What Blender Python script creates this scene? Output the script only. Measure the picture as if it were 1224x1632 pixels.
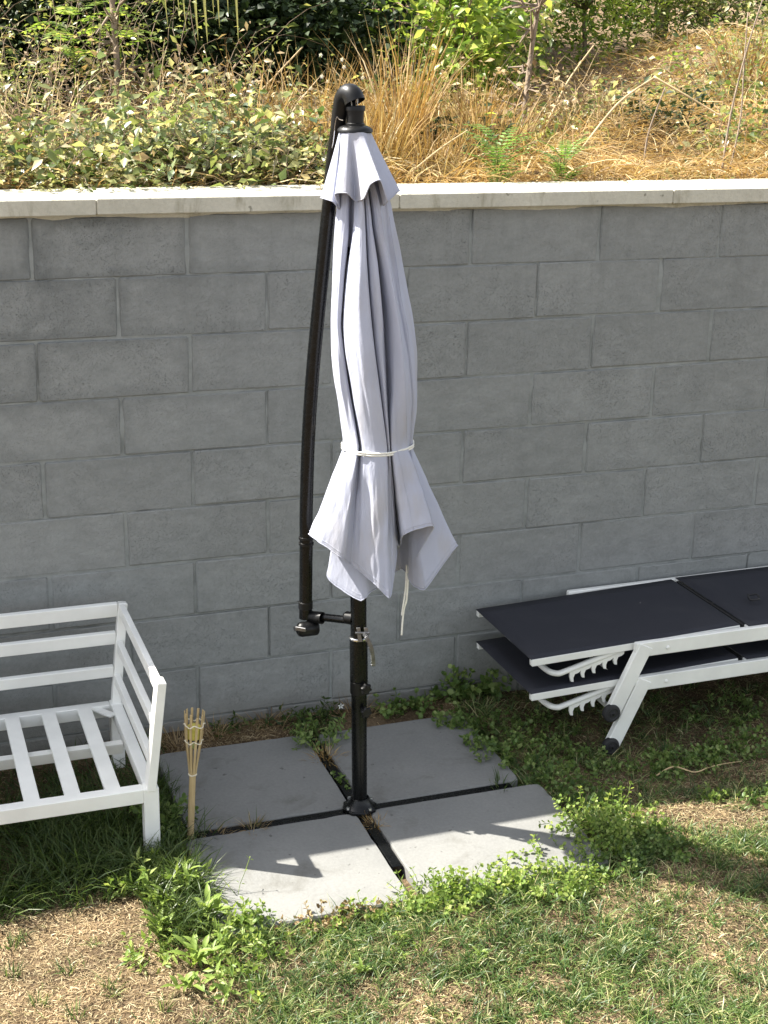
import bpy, bmesh, math, random
import numpy as np
from mathutils import Vector, Matrix

for o in list(bpy.data.objects):
    bpy.data.objects.remove(o, do_unlink=True)
scene = bpy.context.scene
COL = scene.collection
R_ = math.radians

# ------------------------------------------------------------------ camera
CAM = np.array([-0.4986, -4.7094, 2.4025])
YAW, PITCH, ROLL, FPX = 0.3459, -0.3121, 0.0191, 2314.17     # focal length in pixels of the 1224 x 1632 photograph
_c, _s, _cp, _sp = math.cos(YAW), math.sin(YAW), math.cos(PITCH), math.sin(PITCH)
FWD = np.array([_s * _cp, _c * _cp, _sp])
_r0 = np.array([_c, -_s, 0.0]); _u0 = np.cross(_r0, FWD)
RGT = math.cos(ROLL) * _r0 + math.sin(ROLL) * _u0
UPV = -math.sin(ROLL) * _r0 + math.cos(ROLL) * _u0
cam_data = bpy.data.cameras.new('camera'); cam = bpy.data.objects.new('camera', cam_data); COL.objects.link(cam)
M = Matrix((RGT.tolist() , UPV.tolist(), (-FWD).tolist())).transposed().to_4x4()
M.translation = Vector(CAM.tolist()); cam.matrix_world = M
cam_data.sensor_fit = 'VERTICAL'; cam_data.sensor_height = 36.0; cam_data.lens = FPX / 1632 * 36.0
cam_data.clip_start = 0.05; cam_data.clip_end = 500
scene.camera = cam

# ------------------------------------------------------------------ light
SUN = Vector((0.715, -0.505, -1.0)).normalized()             # direction the sunlight travels
EL = math.asin(-SUN.z); AZ = math.atan2(-SUN.x, -SUN.y)
world = bpy.data.worlds.new('World'); scene.world = world; world.use_nodes = True
wn = world.node_tree
bg = wn.nodes['Background']
sky = wn.nodes.new('ShaderNodeTexSky'); sky.sky_type = 'NISHITA'; sky.sun_disc = False
sky.sun_elevation = EL; sky.sun_rotation = AZ; sky.altitude = 100; sky.air_density = 1.0; sky.dust_density = 2.0; sky.ozone_density = 1.0
hs = wn.nodes.new('ShaderNodeHueSaturation'); hs.inputs['Saturation'].default_value = 0.33
wn.links.new(sky.outputs['Color'], hs.inputs['Color']); wn.links.new(hs.outputs[0], bg.inputs['Color']); bg.inputs['Strength'].default_value = 0.108
sl = bpy.data.lights.new('sun', 'SUN'); sl.energy = 5.0; sl.angle = R_(0.5); sl.color = (1.0, 0.95, 0.86)
so = bpy.data.objects.new('sun', sl); COL.objects.link(so); so.rotation_euler = SUN.to_track_quat('-Z', 'Y').to_euler(); so.location = (-4, 4, 9)
scene.view_settings.view_transform = 'Standard'; scene.view_settings.look = 'None'
scene.view_settings.exposure = 1.7; scene.view_settings.gamma = 1.0; scene.view_settings.use_curve_mapping = False
scene.render.resolution_x = 768; scene.render.resolution_y = 1024
scene.render.engine = 'CYCLES'; scene.cycles.max_bounces = 8
scene.render.filter_size = 1.0

# ------------------------------------------------------------------ helpers
rng = np.random.default_rng(7)
random.seed(5)

def ray(px, py):
    return FWD + (px - 612) / FPX * RGT - (py - 816) / FPX * UPV
def at_y(px, py, Y):
    d = ray(px, py); return CAM + d * ((Y - CAM[1]) / d[1])
def at_z(px, py, Z=0.0):
    d = ray(px, py); return CAM + d * ((Z - CAM[2]) / d[2])

def tag(o, label=None, cat=None, group=None, kind=None):
    if label: o['label'] = label
    if cat: o['category'] = cat
    if group: o['group'] = group
    if kind: o['kind'] = kind
    return o
def link(name, me, mat, parent=None, smooth=False):
    o = bpy.data.objects.new(name, me); COL.objects.link(o)
    if mat is not None and not me.materials: me.materials.append(mat)
    if parent is not None: o.parent = parent
    if smooth:
        me.polygons.foreach_set('use_smooth', [True] * len(me.polygons))
    return o
def empty(name, loc=(0, 0, 0), label=None, cat=None, group=None):
    o = bpy.data.objects.new(name, None); COL.objects.link(o); o.location = loc; o.empty_display_size = 0.05
    return tag(o, label, cat, group)
def tri_mesh(name, V, T):
    V = np.ascontiguousarray(V, dtype=np.float32).reshape(-1, 3); T = np.ascontiguousarray(T, dtype=np.int32).reshape(-1, 3)
    me = bpy.data.meshes.new(name)
    me.vertices.add(len(V)); me.vertices.foreach_set('co', V.ravel())
    me.loops.add(T.size); me.loops.foreach_set('vertex_index', T.ravel())
    me.polygons.add(len(T)); me.polygons.foreach_set('loop_start', np.arange(0, T.size, 3, dtype=np.int32))
    me.update(calc_edges=True)
    return me
class MB:
    """collects faces in world (or thing) coordinates"""
    def __init__(s): s.v = []; s.f = []
    def add(s, V, F):
        b = len(s.v); s.v += [tuple(map(float, p)) for p in V]; s.f += [tuple(i + b for i in f) for f in F]; return s
    def tube(s, P, r, n=10, cap=True, up=None):
        P = [Vector(p) for p in P]; k = len(P)
        r = [r] * k if not hasattr(r, '__len__') else r
        ref = Vector(up) if up else None; V = []
        for i in range(k):
            t = (P[min(i + 1, k - 1)] - P[max(i - 1, 0)]).normalized()
            if ref is None: ref = Vector((0, 0, 1)) if abs(t.z) < .9 else Vector((1, 0, 0))
            a = (ref - t * ref.dot(t))
            if a.length < 1e-6: a = t.orthogonal()
            a.normalize(); b = t.cross(a); ref = a
            V += [P[i] + (a * math.cos(2 * math.pi * j / n) + b * math.sin(2 * math.pi * j / n)) * r[i] for j in range(n)]
        F = [(i * n + j, i * n + (j + 1) % n, (i + 1) * n + (j + 1) % n, (i + 1) * n + j) for i in range(k - 1) for j in range(n)]
        if cap: F += [tuple(range(n - 1, -1, -1)), tuple((k - 1) * n + j for j in range(n))]
        return s.add(V, F)
    def lathe(s, prof, c=(0, 0, 0), axis=(0, 0, 1), n=24):
        ax = Vector(axis).normalized(); a = ax.orthogonal().normalized(); b = ax.cross(a); c = Vector(c); V = []
        for (r, h) in prof:
            V += [c + ax * h + (a * math.cos(2 * math.pi * j / n) + b * math.sin(2 * math.pi * j / n)) * max(r, 1e-5) for j in range(n)]
        k = len(prof)
        F = [(i * n + j, i * n + (j + 1) % n, (i + 1) * n + (j + 1) % n, (i + 1) * n + j) for i in range(k - 1) for j in range(n)]
        return s.add(V, F)
    def bar(s, p0, p1, w, h, up=(0, 0, 1), bev=0.003):
        """bevelled rectangular bar; w across, h along up"""
        p0, p1 = Vector(p0), Vector(p1); t = (p1 - p0); L = t.length; t.normalize()
        u = Vector(up); u = (u - t * u.dot(t)).normalized(); a = t.cross(u)
        def ring(d, ins):
            hw, hh = w / 2 - ins, h / 2 - ins; b = bev * .6
            pts = [(-hw + b, -hh), (hw - b, -hh), (hw, -hh + b), (hw, hh - b), (hw - b, hh), (-hw + b, hh), (-hw, hh - b), (-hw, -hh + b)]
            return [p0 + t * d + a * x + u * y for x, y in pts]
        V = ring(0, bev) + ring(bev, 0) + ring(L - bev, 0) + ring(L, bev); n = 8
        F = [(i * n + j, i * n + (j + 1) % n, (i + 1) * n + (j + 1) % n, (i + 1) * n + j) for i in range(3) for j in range(n)]
        F += [tuple(range(7, -1, -1)), tuple(range(24, 32))]
        return s.add(V, F)
    def build(s, name, mat, parent=None, smooth=False, sharp=35):
        me = bpy.data.meshes.new(name); me.from_pydata(s.v, [], s.f); me.update()
        bm = bmesh.new(); bm.from_mesh(me); bmesh.ops.recalc_face_normals(bm, faces=bm.faces); bm.to_mesh(me); bm.free()
        o = link(name, me, mat, parent, smooth)
        if smooth and sharp: me.set_sharp_from_angle(angle=R_(sharp))
        return o
def smoothpath(P, n=8):
    P = [np.array(p, float) for p in P]; out = []
    for i in range(len(P) - 1):
        a = P[max(i - 1, 0)]; b = P[i]; c = P[i + 1]; d = P[min(i + 2, len(P) - 1)]
        for k in range(n):
            t = k / n
            out.append(.5 * ((2 * b) + (c - a) * t + (2 * a - 5 * b + 4 * c - d) * t * t + (3 * b - 3 * c + d - a) * t ** 3))
    out.append(P[-1]); return out
# value noise in numpy
_lat = np.random.default_rng(3).random((256, 256))
def vnoise(x, y, sc=1.0):
    x = np.asarray(x, float) * sc + 71.3; y = np.asarray(y, float) * sc + 37.7
    i = np.floor(x).astype(int); j = np.floor(y).astype(int); u = x - i; v = y - j; u = u * u * (3 - 2 * u); v = v * v * (3 - 2 * v)
    g = lambda a, b: _lat[a % 256, b % 256]
    return (g(i, j) * (1 - u) + g(i + 1, j) * u) * (1 - v) + (g(i, j + 1) * (1 - u) + g(i + 1, j + 1) * u) * v
def fbm(x, y, sc=1.0): return .55 * vnoise(x, y, sc) + .3 * vnoise(x, y, sc * 2.3) + .15 * vnoise(x, y, sc * 5.1)
def unit(a): return a / np.maximum(np.linalg.norm(a, axis=-1, keepdims=True), 1e-9)

# blades: tapered curved strips, five triangles... three segments
def blades(P, L, W, D, bend, r=rng):
    """P roots, L lengths, W widths, D start directions, bend amount of droop; returns V, T"""
    n = len(P); L = np.broadcast_to(L, (n,)); W = np.broadcast_to(W, (n,)); bend = np.broadcast_to(bend, (n,))
    D = unit(D); hor = np.stack([D[:, 0], D[:, 1], 0 * L], 1) + r.normal(0, .15, (n, 3)) * [1, 1, 0]; hor = unit(hor)
    side = unit(np.cross(D, np.array([0, 0, 1.]) + r.normal(0, .4, (n, 3))))
    pts = []; p = P.copy(); d = D.copy()
    ws = [1.0, .85, .6, 0]
    V = np.zeros((n, 7, 3))
    for k in range(4):
        w = (W * ws[k] / 2)[:, None]
        if k < 3: V[:, 2 * k] = p - side * w; V[:, 2 * k + 1] = p + side * w
        else: V[:, 6] = p
        p = p + d * (L / 3)[:, None]
        d = unit(d + hor * (bend * .45)[:, None] - np.array([0, 0, 1.]) * (bend * .55)[:, None])
    T = np.array([[0, 1, 3], [0, 3, 2], [2, 3, 5], [2, 5, 4], [4, 5, 6]])
    return V.reshape(-1, 3), (np.arange(n)[:, None, None] * 7 + T).reshape(-1, 3)
def leaves(P, D, N, L, W, cup=.15, droop=.15):
    """folded four-triangle leaves; P stalk end, D direction, N upper normal"""
    n = len(P); L = np.broadcast_to(L, (n,))[:, None]; W = np.broadcast_to(W, (n,))[:, None]
    D = unit(D); S = unit(np.cross(D, N)); N = unit(np.cross(S, D))
    mid = P + D * L * .48 - N * W * cup
    lft = P + D * L * .42 + S * W * .5 + N * W * cup * .6; rgt = P + D * L * .42 - S * W * .5 + N * W * cup * .6
    tip = P + D * L - N * L * droop
    V = np.stack([P, rgt, mid, lft, tip], 1)
    T = np.array([[0, 1, 2], [0, 2, 3], [2, 1, 4], [3, 2, 4]])
    return V.reshape(-1, 3), (np.arange(n)[:, None, None] * 5 + T).reshape(-1, 3)
def roundleaves(P, D, N, L, W, cup=.1):
    n = len(P); L = np.broadcast_to(L, (n,))[:, None]; W = np.broadcast_to(W, (n,))[:, None]
    D = unit(D); S = unit(np.cross(D, N)); N = unit(np.cross(S, D))
    pr = [(0, 0, 0), (.3, -.42, .5), (.72, -.42, .4), (1, 0, -.5), (.72, .42, .4), (.3, .42, .5), (.5, 0, -.6)]
    V = np.stack([P + D * L * a + S * W * b + N * W * cup * c for a, b, c in pr], 1)
    T = np.array([[0, 1, 6], [1, 2, 6], [2, 3, 6], [3, 4, 6], [4, 5, 6], [5, 0, 6]])
    return V.reshape(-1, 3), (np.arange(n)[:, None, None] * 7 + T).reshape(-1, 3)
def rods(A, B, r0, r1):
    """three sided straight twigs from A to B"""
    n = len(A); t = unit(B - A); a = unit(np.cross(t, np.array([.31, .52, .79]))); b = np.cross(t, a)
    r0 = np.broadcast_to(r0, (n,))[:, None]; r1 = np.broadcast_to(r1, (n,))[:, None]
    V = np.zeros((n, 6, 3))
    for j in range(3):
        o = a * math.cos(2.0944 * j) + b * math.sin(2.0944 * j)
        V[:, j] = A + o * r0; V[:, 3 + j] = B + o * r1
    T = np.array([[0, 1, 4], [0, 4, 3], [1, 2, 5], [1, 5, 4], [2, 0, 3], [2, 3, 5]])
    return V.reshape(-1, 3), (np.arange(n)[:, None, None] * 6 + T).reshape(-1, 3)
def cat(*VT):
    vs = []; ts = []; b = 0
    for V, T in VT:
        vs.append(V); ts.append(T + b); b += len(V)
    return np.concatenate(vs), np.concatenate(ts)
def soup(name, VT, mat, parent=None, smooth=False):
    return link(name, tri_mesh(name, *VT), mat, parent, smooth)
def rdir(n, up=0.3, r=rng):
    d = r.normal(0, 1, (n, 3)); d[:, 2] = np.abs(d[:, 2]) * up + r.normal(0, .2, n); return unit(d)

# ------------------------------------------------------------------ materials
def new_mat(name):
    m = bpy.data.materials.new(name); m.use_nodes = True; nt = m.node_tree; return m, nt, nt.nodes['Principled BSDF']
def ramp(nt, stops, fac):
    r = nt.nodes.new('ShaderNodeValToRGB'); e = r.color_ramp.elements
    while len(e) < len(stops): e.new(0.5)
    for i, (p, c) in enumerate(stops): e[i].position = p; e[i].color = (*c, 1)
    nt.links.new(fac, r.inputs['Fac']); return r.outputs['Color']
def noise(nt, scale, detail=4, rough=.55, vec=None, dist=0):
    n = nt.nodes.new('ShaderNodeTexNoise'); n.inputs['Scale'].default_value = scale; n.inputs['Detail'].default_value = detail
    n.inputs['Roughness'].default_value = rough; n.inputs['Distortion'].default_value = dist
    if vec is not None: nt.links.new(vec, n.inputs['Vector'])
    return n.outputs['Fac']
def mixc(nt, a, b, fac, mode='MIX'):
    m = nt.nodes.new('ShaderNodeMix'); m.data_type = 'RGBA'; m.blend_type = mode
    for s, v in ((6, a), (7, b)):
        if isinstance(v, tuple): m.inputs[s].default_value = (*v, 1)
        else: nt.links.new(v, m.inputs[s])
    if isinstance(fac, float): m.inputs[0].default_value = fac
    else: nt.links.new(fac, m.inputs[0])
    return m.outputs[2]
def math_(nt, op, a, b=None):
    m = nt.nodes.new('ShaderNodeMath'); m.operation = op
    for i, v in enumerate((a, b)):
        if v is None: continue
        if isinstance(v, (int, float)): m.inputs[i].default_value = v
        else: nt.links.new(v, m.inputs[i])
    return m.outputs[0]
def bump(nt, bsdf, h, dist, strength=1.0):
    b = nt.nodes.new('ShaderNodeBump'); b.inputs['Distance'].default_value = dist; b.inputs['Strength'].default_value = strength
    nt.links.new(h, b.inputs['Height']); nt.links.new(b.outputs[0], bsdf.inputs['Normal'])
def pos(nt):
    return nt.nodes.new('ShaderNodeNewGeometry').outputs['Position']
def scaled(nt, v, s):
    m = nt.nodes.new('ShaderNodeMapping'); m.inputs['Scale'].default_value = s; nt.links.new(v, m.inputs['Vector']); return m.outputs[0]

def leaf_mat(name, stops, trans=.35, rough=.5, spec=.25, var=.25, scale=3.0):
    m, nt, b = new_mat(name)
    g = nt.nodes.new('ShaderNodeNewGeometry')
    c = ramp(nt, stops, g.outputs['Random Per Island'])
    n = noise(nt, scale, 2, vec=g.outputs['Position'])
    c = mixc(nt, c, ramp(nt, [(.3, (.55, .6, .5)), (.7, (1.25, 1.2, 1.1))], n), var * 2, 'MULTIPLY')
    nt.links.new(c, b.inputs['Base Color']); b.inputs['Roughness'].default_value = rough; b.inputs['Specular IOR Level'].default_value = spec
    t = nt.nodes.new('ShaderNodeBsdfTranslucent'); nt.links.new(mixc(nt, c, (1.3, 1.25, .55), .5, 'MULTIPLY'), t.inputs['Color'])
    mx = nt.nodes.new('ShaderNodeMixShader'); mx.inputs[0].default_value = trans
    nt.links.new(b.outputs[0], mx.inputs[1]); nt.links.new(t.outputs[0], mx.inputs[2])
    nt.links.new(mx.outputs[0], nt.nodes['Material Output'].inputs['Surface'])
    return m
def plain(name, col, rough=.5, metal=0., spec=.5, var=.12, scale=20, bmp=0., bsc=200, coat=0.):
    m, nt, b = new_mat(name); p = pos(nt)
    n = noise(nt, scale, 4, vec=p)
    lo = tuple(x * (1 - var) for x in col); hi = tuple(min(1, x * (1 + var)) for x in col)
    nt.links.new(ramp(nt, [(.3, lo), (.7, hi)], n), b.inputs['Base Color'])
    b.inputs['Roughness'].default_value = rough; b.inputs['Metallic'].default_value = metal; b.inputs['Specular IOR Level'].default_value = spec
    b.inputs['Coat Weight'].default_value = coat
    rr = math_(nt, 'ADD', math_(nt, 'MULTIPLY', noise(nt, scale * 2.7, 3, vec=p), .25), rough - .12); nt.links.new(rr, b.inputs['Roughness'])
    if bmp: bump(nt, b, noise(nt, bsc, 3, vec=p), bmp)
    return m

def mat_block():
    m, nt, b = new_mat('painted block'); p = pos(nt)
    oi = nt.nodes.new('ShaderNodeObjectInfo').outputs['Random']
    base = ramp(nt, [(.25, (.230, .240, .232)), (.75, (.280, .289, .280))], noise(nt, 3.0, 5, .6, p))
    base = mixc(nt, base, ramp(nt, [(0, (.96, .96, .96)), (1, (1.04, 1.04, 1.04))], oi), 1.0, 'MULTIPLY')
    base = mixc(nt, base, ramp(nt, [(.30, (.80, .80, .80)), (.5, (1, 1, 1)), (.70, (1.16, 1.16, 1.16))], noise(nt, 75, 5, .75, p)), .5, 'MULTIPLY')
    base = mixc(nt, base, ramp(nt, [(.35, (.90, .90, .90)), (.65, (1.08, 1.08, 1.08))], noise(nt, 14, 4, .6, scaled(nt, p, (1, 1, 1.8)))), .8, 'MULTIPLY')
    tc = nt.nodes.new('ShaderNodeTexCoord'); so_ = nt.nodes.new('ShaderNodeSeparateXYZ'); nt.links.new(tc.outputs['Object'], so_.inputs[0])
    de = math_(nt, 'MINIMUM', math_(nt, 'SUBTRACT', .246, math_(nt, 'ABSOLUTE', so_.outputs[0])), math_(nt, 'SUBTRACT', .096, math_(nt, 'ABSOLUTE', so_.outputs[2])))
    fr = nt.nodes.new('ShaderNodeMapRange'); nt.links.new(math_(nt, 'ADD', de, math_(nt, 'MULTIPLY', noise(nt, 11, 4, .6, p), .11)), fr.inputs[0]); fr.inputs[1].default_value = .095; fr.inputs[2].default_value = .06
    # damp stains, strongest in the upper courses at the left end
    sx = nt.nodes.new('ShaderNodeSeparateXYZ'); nt.links.new(p, sx.inputs[0])
    left = math_(nt, 'SUBTRACT', 1.0, math_(nt, 'MULTIPLY', math_(nt, 'ADD', sx.outputs[0], 0.2), .9))
    mr = nt.nodes.new('ShaderNodeMapRange'); nt.links.new(sx.outputs[2], mr.inputs[0]); mr.inputs[1].default_value = .9; mr.inputs[2].default_value = 1.75
    cl = nt.nodes.new('ShaderNodeClamp'); nt.links.new(math_(nt, 'MULTIPLY', left, mr.outputs[0]), cl.inputs[0])
    st = ramp(nt, [(.47, (0, 0, 0)), (.60, (1, 1, 1))], noise(nt, 5.5, 4, .55, p, .6))
    f = math_(nt, 'MULTIPLY', math_(nt, 'MULTIPLY', st, cl.outputs[0]), 1.0)
    f = math_(nt, 'ADD', math_(nt, 'MULTIPLY', f, .55), math_(nt, 'MULTIPLY', math_(nt, 'MULTIPLY', fr.outputs[0], cl.outputs[0]), .75))
    base = mixc(nt, base, (.125, .134, .132), math_(nt, 'MINIMUM', f, .8))
    base = mixc(nt, base, (.15, .158, .155), math_(nt, 'MULTIPLY', fr.outputs[0], .08))
    low = nt.nodes.new('ShaderNodeMapRange'); nt.links.new(math_(nt, 'ADD', sx.outputs[2], math_(nt, 'MULTIPLY', noise(nt, 9, 4, .6, p), .16)), low.inputs[0]); low.inputs[1].default_value = .26; low.inputs[2].default_value = .08
    base = mixc(nt, base, (.17, .15, .12), math_(nt, 'MULTIPLY', low.outputs[0], .5))
    run = math_(nt, 'MULTIPLY', ramp(nt, [(.52, (0, 0, 0)), (.66, (1, 1, 1))], noise(nt, 6, 4, .6, scaled(nt, p, (2.2, 1, .12)))), math_(nt, 'MULTIPLY', mr.outputs[0], .22))
    base = mixc(nt, base, (.15, .155, .15), run)
    # pits
    v = nt.nodes.new('ShaderNodeTexNoise'); v.inputs['Scale'].default_value = 330; v.inputs['Detail'].default_value = 1; nt.links.new(p, v.inputs['Vector'])
    pit = ramp(nt, [(.63, (0, 0, 0)), (.74, (1, 1, 1))], v.outputs['Fac'])
    mask = ramp(nt, [(.4, (.15, .15, .15)), (.62, (1, 1, 1))], noise(nt, 7, 3, .6, p))
    pm = math_(nt, 'MULTIPLY', pit, mask)
    base = mixc(nt, base, (.11, .115, .115), math_(nt, 'MULTIPLY', pm, .55))
    nt.links.new(base, b.inputs['Base Color']); b.inputs['Roughness'].default_value = .85; b.inputs['Specular IOR Level'].default_value = .2
    h = math_(nt, 'SUBTRACT', math_(nt, 'ADD', math_(nt, 'MULTIPLY', noise(nt, 60, 5, .7, p), .8), noise(nt, 14, 3, .5, p)), math_(nt, 'MULTIPLY', pm, 1.3))
    bump(nt, b, h, .005, .8)
    return m
def mat_mortar():
    m, nt, b = new_mat('painted mortar'); p = pos(nt)
    nt.links.new(ramp(nt, [(.3, (.215, .230, .221)), (.7, (.300, .314, .303))], noise(nt, 16, 4, .6, p)), b.inputs['Base Color'])
    b.inputs['Roughness'].default_value = .9; b.inputs['Specular IOR Level'].default_value = .2
    bump(nt, b, noise(nt, 45, 5, .6, p), .006, .8); return m
def mat_concrete(name, lo, hi, stain, sc=3.0, stain_f=.5, bmp=.002, streak=False):
    m, nt, b = new_mat(name); p = pos(nt)
    c = ramp(nt, [(.3, lo), (.7, hi)], noise(nt, sc, 6, .65, p))
    c = mixc(nt, c, ramp(nt, [(.35, (.8, .8, .8)), (.65, (1.1, 1.1, 1.1))], noise(nt, 90, 3, .6, p)), .35, 'MULTIPLY')
    s = ramp(nt, [(.55, (0, 0, 0)), (.7, (1, 1, 1))], noise(nt, sc * 2.6, 6, .7, scaled(nt, p, (1, 1, .25)) if streak else p, .4))
    c = mixc(nt, c, stain, math_(nt, 'MULTIPLY', s, stain_f))
    sp = ramp(nt, [(.70, (0, 0, 0)), (.76, (1, 1, 1))], noise(nt, 38, 2, .5, p))
    c = mixc(nt, c, tuple(x * .45 for x in stain), math_(nt, 'MULTIPLY', sp, .6))
    nt.links.new(c, b.inputs['Base Color']); b.inputs['Roughness'].default_value = .88; b.inputs['Specular IOR Level'].default_value = .25
    bump(nt, b, math_(nt, 'ADD', noise(nt, 25, 5, .6, p), math_(nt, 'MULTIPLY', noise(nt, 160, 3, .6, p), .5)), bmp, .7)
    return m
def mat_soil(name, a, b_, c_, sc=6.0):
    m, nt, b = new_mat(name); p = pos(nt)
    c = ramp(nt, [(.3, a), (.5, b_), (.72, c_)], noise(nt, sc, 8, .7, p))
    c = mixc(nt, c, ramp(nt, [(.35, (.45, .45, .45)), (.65, (1.3, 1.3, 1.3))], noise(nt, 130, 3, .6, p)), .7, 'MULTIPLY')
    nt.links.new(c, b.inputs['Base Color']); b.inputs['Roughness'].default_value = .95; b.inputs['Specular IOR Level'].default_value = .1
    bump(nt, b, math_(nt, 'ADD', noise(nt, 40, 6, .7, p), math_(nt, 'MULTIPLY', noise(nt, 140, 3, .7, p), .5)), .012, 1.0); return m
def mat_fabric():
    m, nt, b = new_mat('lavender grey canvas'); p = pos(nt)
    c = ramp(nt, [(.3, (.45, .472, .57)), (.7, (.50, .522, .62))], noise(nt, 6, 4, .6, p))
    c = mixc(nt, c, (.43, .40, .37), math_(nt, 'MULTIPLY', ramp(nt, [(.50, (0, 0, 0)), (.72, (1, 1, 1))], noise(nt, 10, 4, .6, scaled(nt, p, (1, 1, .3)))), .5))
    nt.links.new(c, b.inputs['Base Color']); b.inputs['Roughness'].default_value = .8; b.inputs['Specular IOR Level'].default_value = .2
    b.inputs['Sheen Weight'].default_value = .1
    bump(nt, b, math_(nt, 'ADD', noise(nt, 30, 4, .6, scaled(nt, p, (1, 1, .35))), math_(nt, 'MULTIPLY', noise(nt, 700, 1, .5, p), .12)), .006, .6)
    t = nt.nodes.new('ShaderNodeBsdfTranslucent'); nt.links.new(c, t.inputs['Color'])
    mx = nt.nodes.new('ShaderNodeMixShader'); mx.inputs[0].default_value = .16
    nt.links.new(b.outputs[0], mx.inputs[1]); nt.links.new(t.outputs[0], mx.inputs[2]); nt.links.new(mx.outputs[0], nt.nodes['Material Output'].inputs['Surface'])
    return m
def mat_sling():
    m, nt, b = new_mat('charcoal mesh sling'); p = pos(nt)
    w = nt.nodes.new('ShaderNodeTexWave'); w.inputs['Scale'].default_value = 170; w.bands_direction = 'Y'; nt.links.new(p, w.inputs['Vector'])
    w2 = nt.nodes.new('ShaderNodeTexWave'); w2.inputs['Scale'].default_value = 170; w2.bands_direction = 'X'; nt.links.new(p, w2.inputs['Vector'])
    k = math_(nt, 'MULTIPLY', w.outputs['Fac'], w2.outputs['Fac'])
    c = mixc(nt, (.024, .025, .033), (.036, .0375, .047), k)
    c = mixc(nt, c, (.06, .06, .064), math_(nt, 'MULTIPLY', ramp(nt, [(.5, (0, 0, 0)), (.8, (1, 1, 1))], noise(nt, 5, 6, .7, p)), .4))
    c = mixc(nt, c, (.4, .38, .33), ramp(nt, [(.84, (0, 0, 0)), (.86, (1, 1, 1))], noise(nt, 42, 1, .4, p)))
    nt.links.new(c, b.inputs['Base Color']); b.inputs['Roughness'].default_value = .7; b.inputs['Specular IOR Level'].default_value = .3
    bump(nt, b, k, .0008, .5); return m
def mat_bamboo():
    m, nt, b = new_mat('bamboo'); p = pos(nt)
    c = ramp(nt, [(.3, (.38, .27, .13)), (.7, (.54, .42, .23))], noise(nt, 60, 4, .6, scaled(nt, p, (3, 3, .15))))
    nt.links.new(c, b.inputs['Base Color']); b.inputs['Roughness'].default_value = .5
    bump(nt, b, noise(nt, 120, 3, .6, scaled(nt, p, (3, 3, .1))), .001, .5); return m

M_BLOCK = mat_block(); M_MORTAR = mat_mortar()
M_COPING = mat_concrete('coping concrete', (.46, .44, .36), (.59, .565, .47), (.26, .235, .16), 4, .8, .004, True)
M_SLAB = mat_concrete('slab concrete', (.162, .164, .158), (.215, .215, .204), (.118, .114, .100), 2.2, .65, .002)
M_WHITE = plain('white powder coat', (.79, .79, .75), .42, var=.08, scale=7, bmp=.0003, bsc=500)
M_BLACK = plain('black powder coat', (.0032, .0036, .0038), .26, var=.3, scale=30, spec=.3, bmp=.0002, bsc=600)
M_BPLAST = plain('black plastic', (.006, .006, .0062), .40, spec=.3, var=.25, scale=40)
M_RUBBER = plain('black rubber', (.018, .018, .019), .7, var=.3, scale=40)
M_CHROME = plain('worn chrome', (.62, .62, .63), .22, metal=1., var=.2, scale=60)
M_STEEL = plain('dull steel', (.20, .20, .205), .35, metal=1., var=.25, scale=60)
M_FABRIC = mat_fabric(); M_SLING = mat_sling()
M_CORD = plain('white cord', (.80, .78, .70), .8, var=.1, scale=80, bmp=.001, bsc=900)
M_BAMBOO = mat_bamboo()
M_WAX = plain('yellow candle', (.52, .46, .10), .4, var=.2, scale=60)
M_WIRE = plain('pale binding wire', (.72, .66, .52), .5, var=.15, scale=80)
M_SOIL = mat_soil('lawn soil', (.07, .048, .03), (.14, .10, .06), (.24, .175, .105))
M_HILL = mat_soil('hillside soil', (.13, .095, .06), (.24, .17, .105), (.36, .26, .16), 3)
M_WOOD = plain('grey brown bark', (.20, .15, .105), .9, var=.4, scale=25, bmp=.004, bsc=90)
M_DRYSTEM = plain('dry stalk', (.50, .37, .20), .75, var=.3, scale=12)

G_LAWN = leaf_mat('lawn blade', [(0, (.032, .075, .022)), (.4, (.085, .155, .045)), (.80, (.20, .275, .085)), (.91, (.40, .39, .19)), (1, (.54, .49, .30))], .38, .42, .4, .4, 6)
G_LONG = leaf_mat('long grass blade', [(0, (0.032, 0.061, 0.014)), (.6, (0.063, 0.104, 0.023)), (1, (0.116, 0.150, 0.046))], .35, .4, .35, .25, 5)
G_STRAW = leaf_mat('straw', [(0, (0.152, 0.084, 0.034)), (.25, (0.337, 0.203, 0.072)), (.6, (0.456, 0.303, 0.127)), (.85, (0.540, 0.405, 0.211)), (1, (0.608, 0.523, 0.355))], .3, .5, .3, .35, 2.5)
G_THATCH = leaf_mat('dead thatch', [(0, (0.131, 0.082, 0.045)), (.35, (0.295, 0.213, 0.119)), (.75, (0.435, 0.336, 0.205)), (1, (0.541, 0.451, 0.303))], .15, .6, .2, .3, 6)
G_CLOVER = leaf_mat('small round leaf', [(0, (.085, .155, .04)), (.6, (.17, .255, .07)), (1, (.30, .37, .14))], .42, .42, .4, .3, 8)
G_WEED = leaf_mat('soft weed leaf', [(0, (.14, .23, .045)), (.6, (.26, .36, .085)), (1, (.42, .48, .16))], .45, .45, .35, .25, 8)
G_BRAM = leaf_mat('bramble leaf', [(0, (0.054, 0.090, 0.032)), (.3, (0.135, 0.180, 0.054)), (.5, (0.252, 0.279, 0.108)), (.7, (0.396, 0.387, 0.198)), (.88, (0.558, 0.513, 0.342)), (1, (0.378, 0.243, 0.117))], .45, .33, .6, .3, 5)
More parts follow.
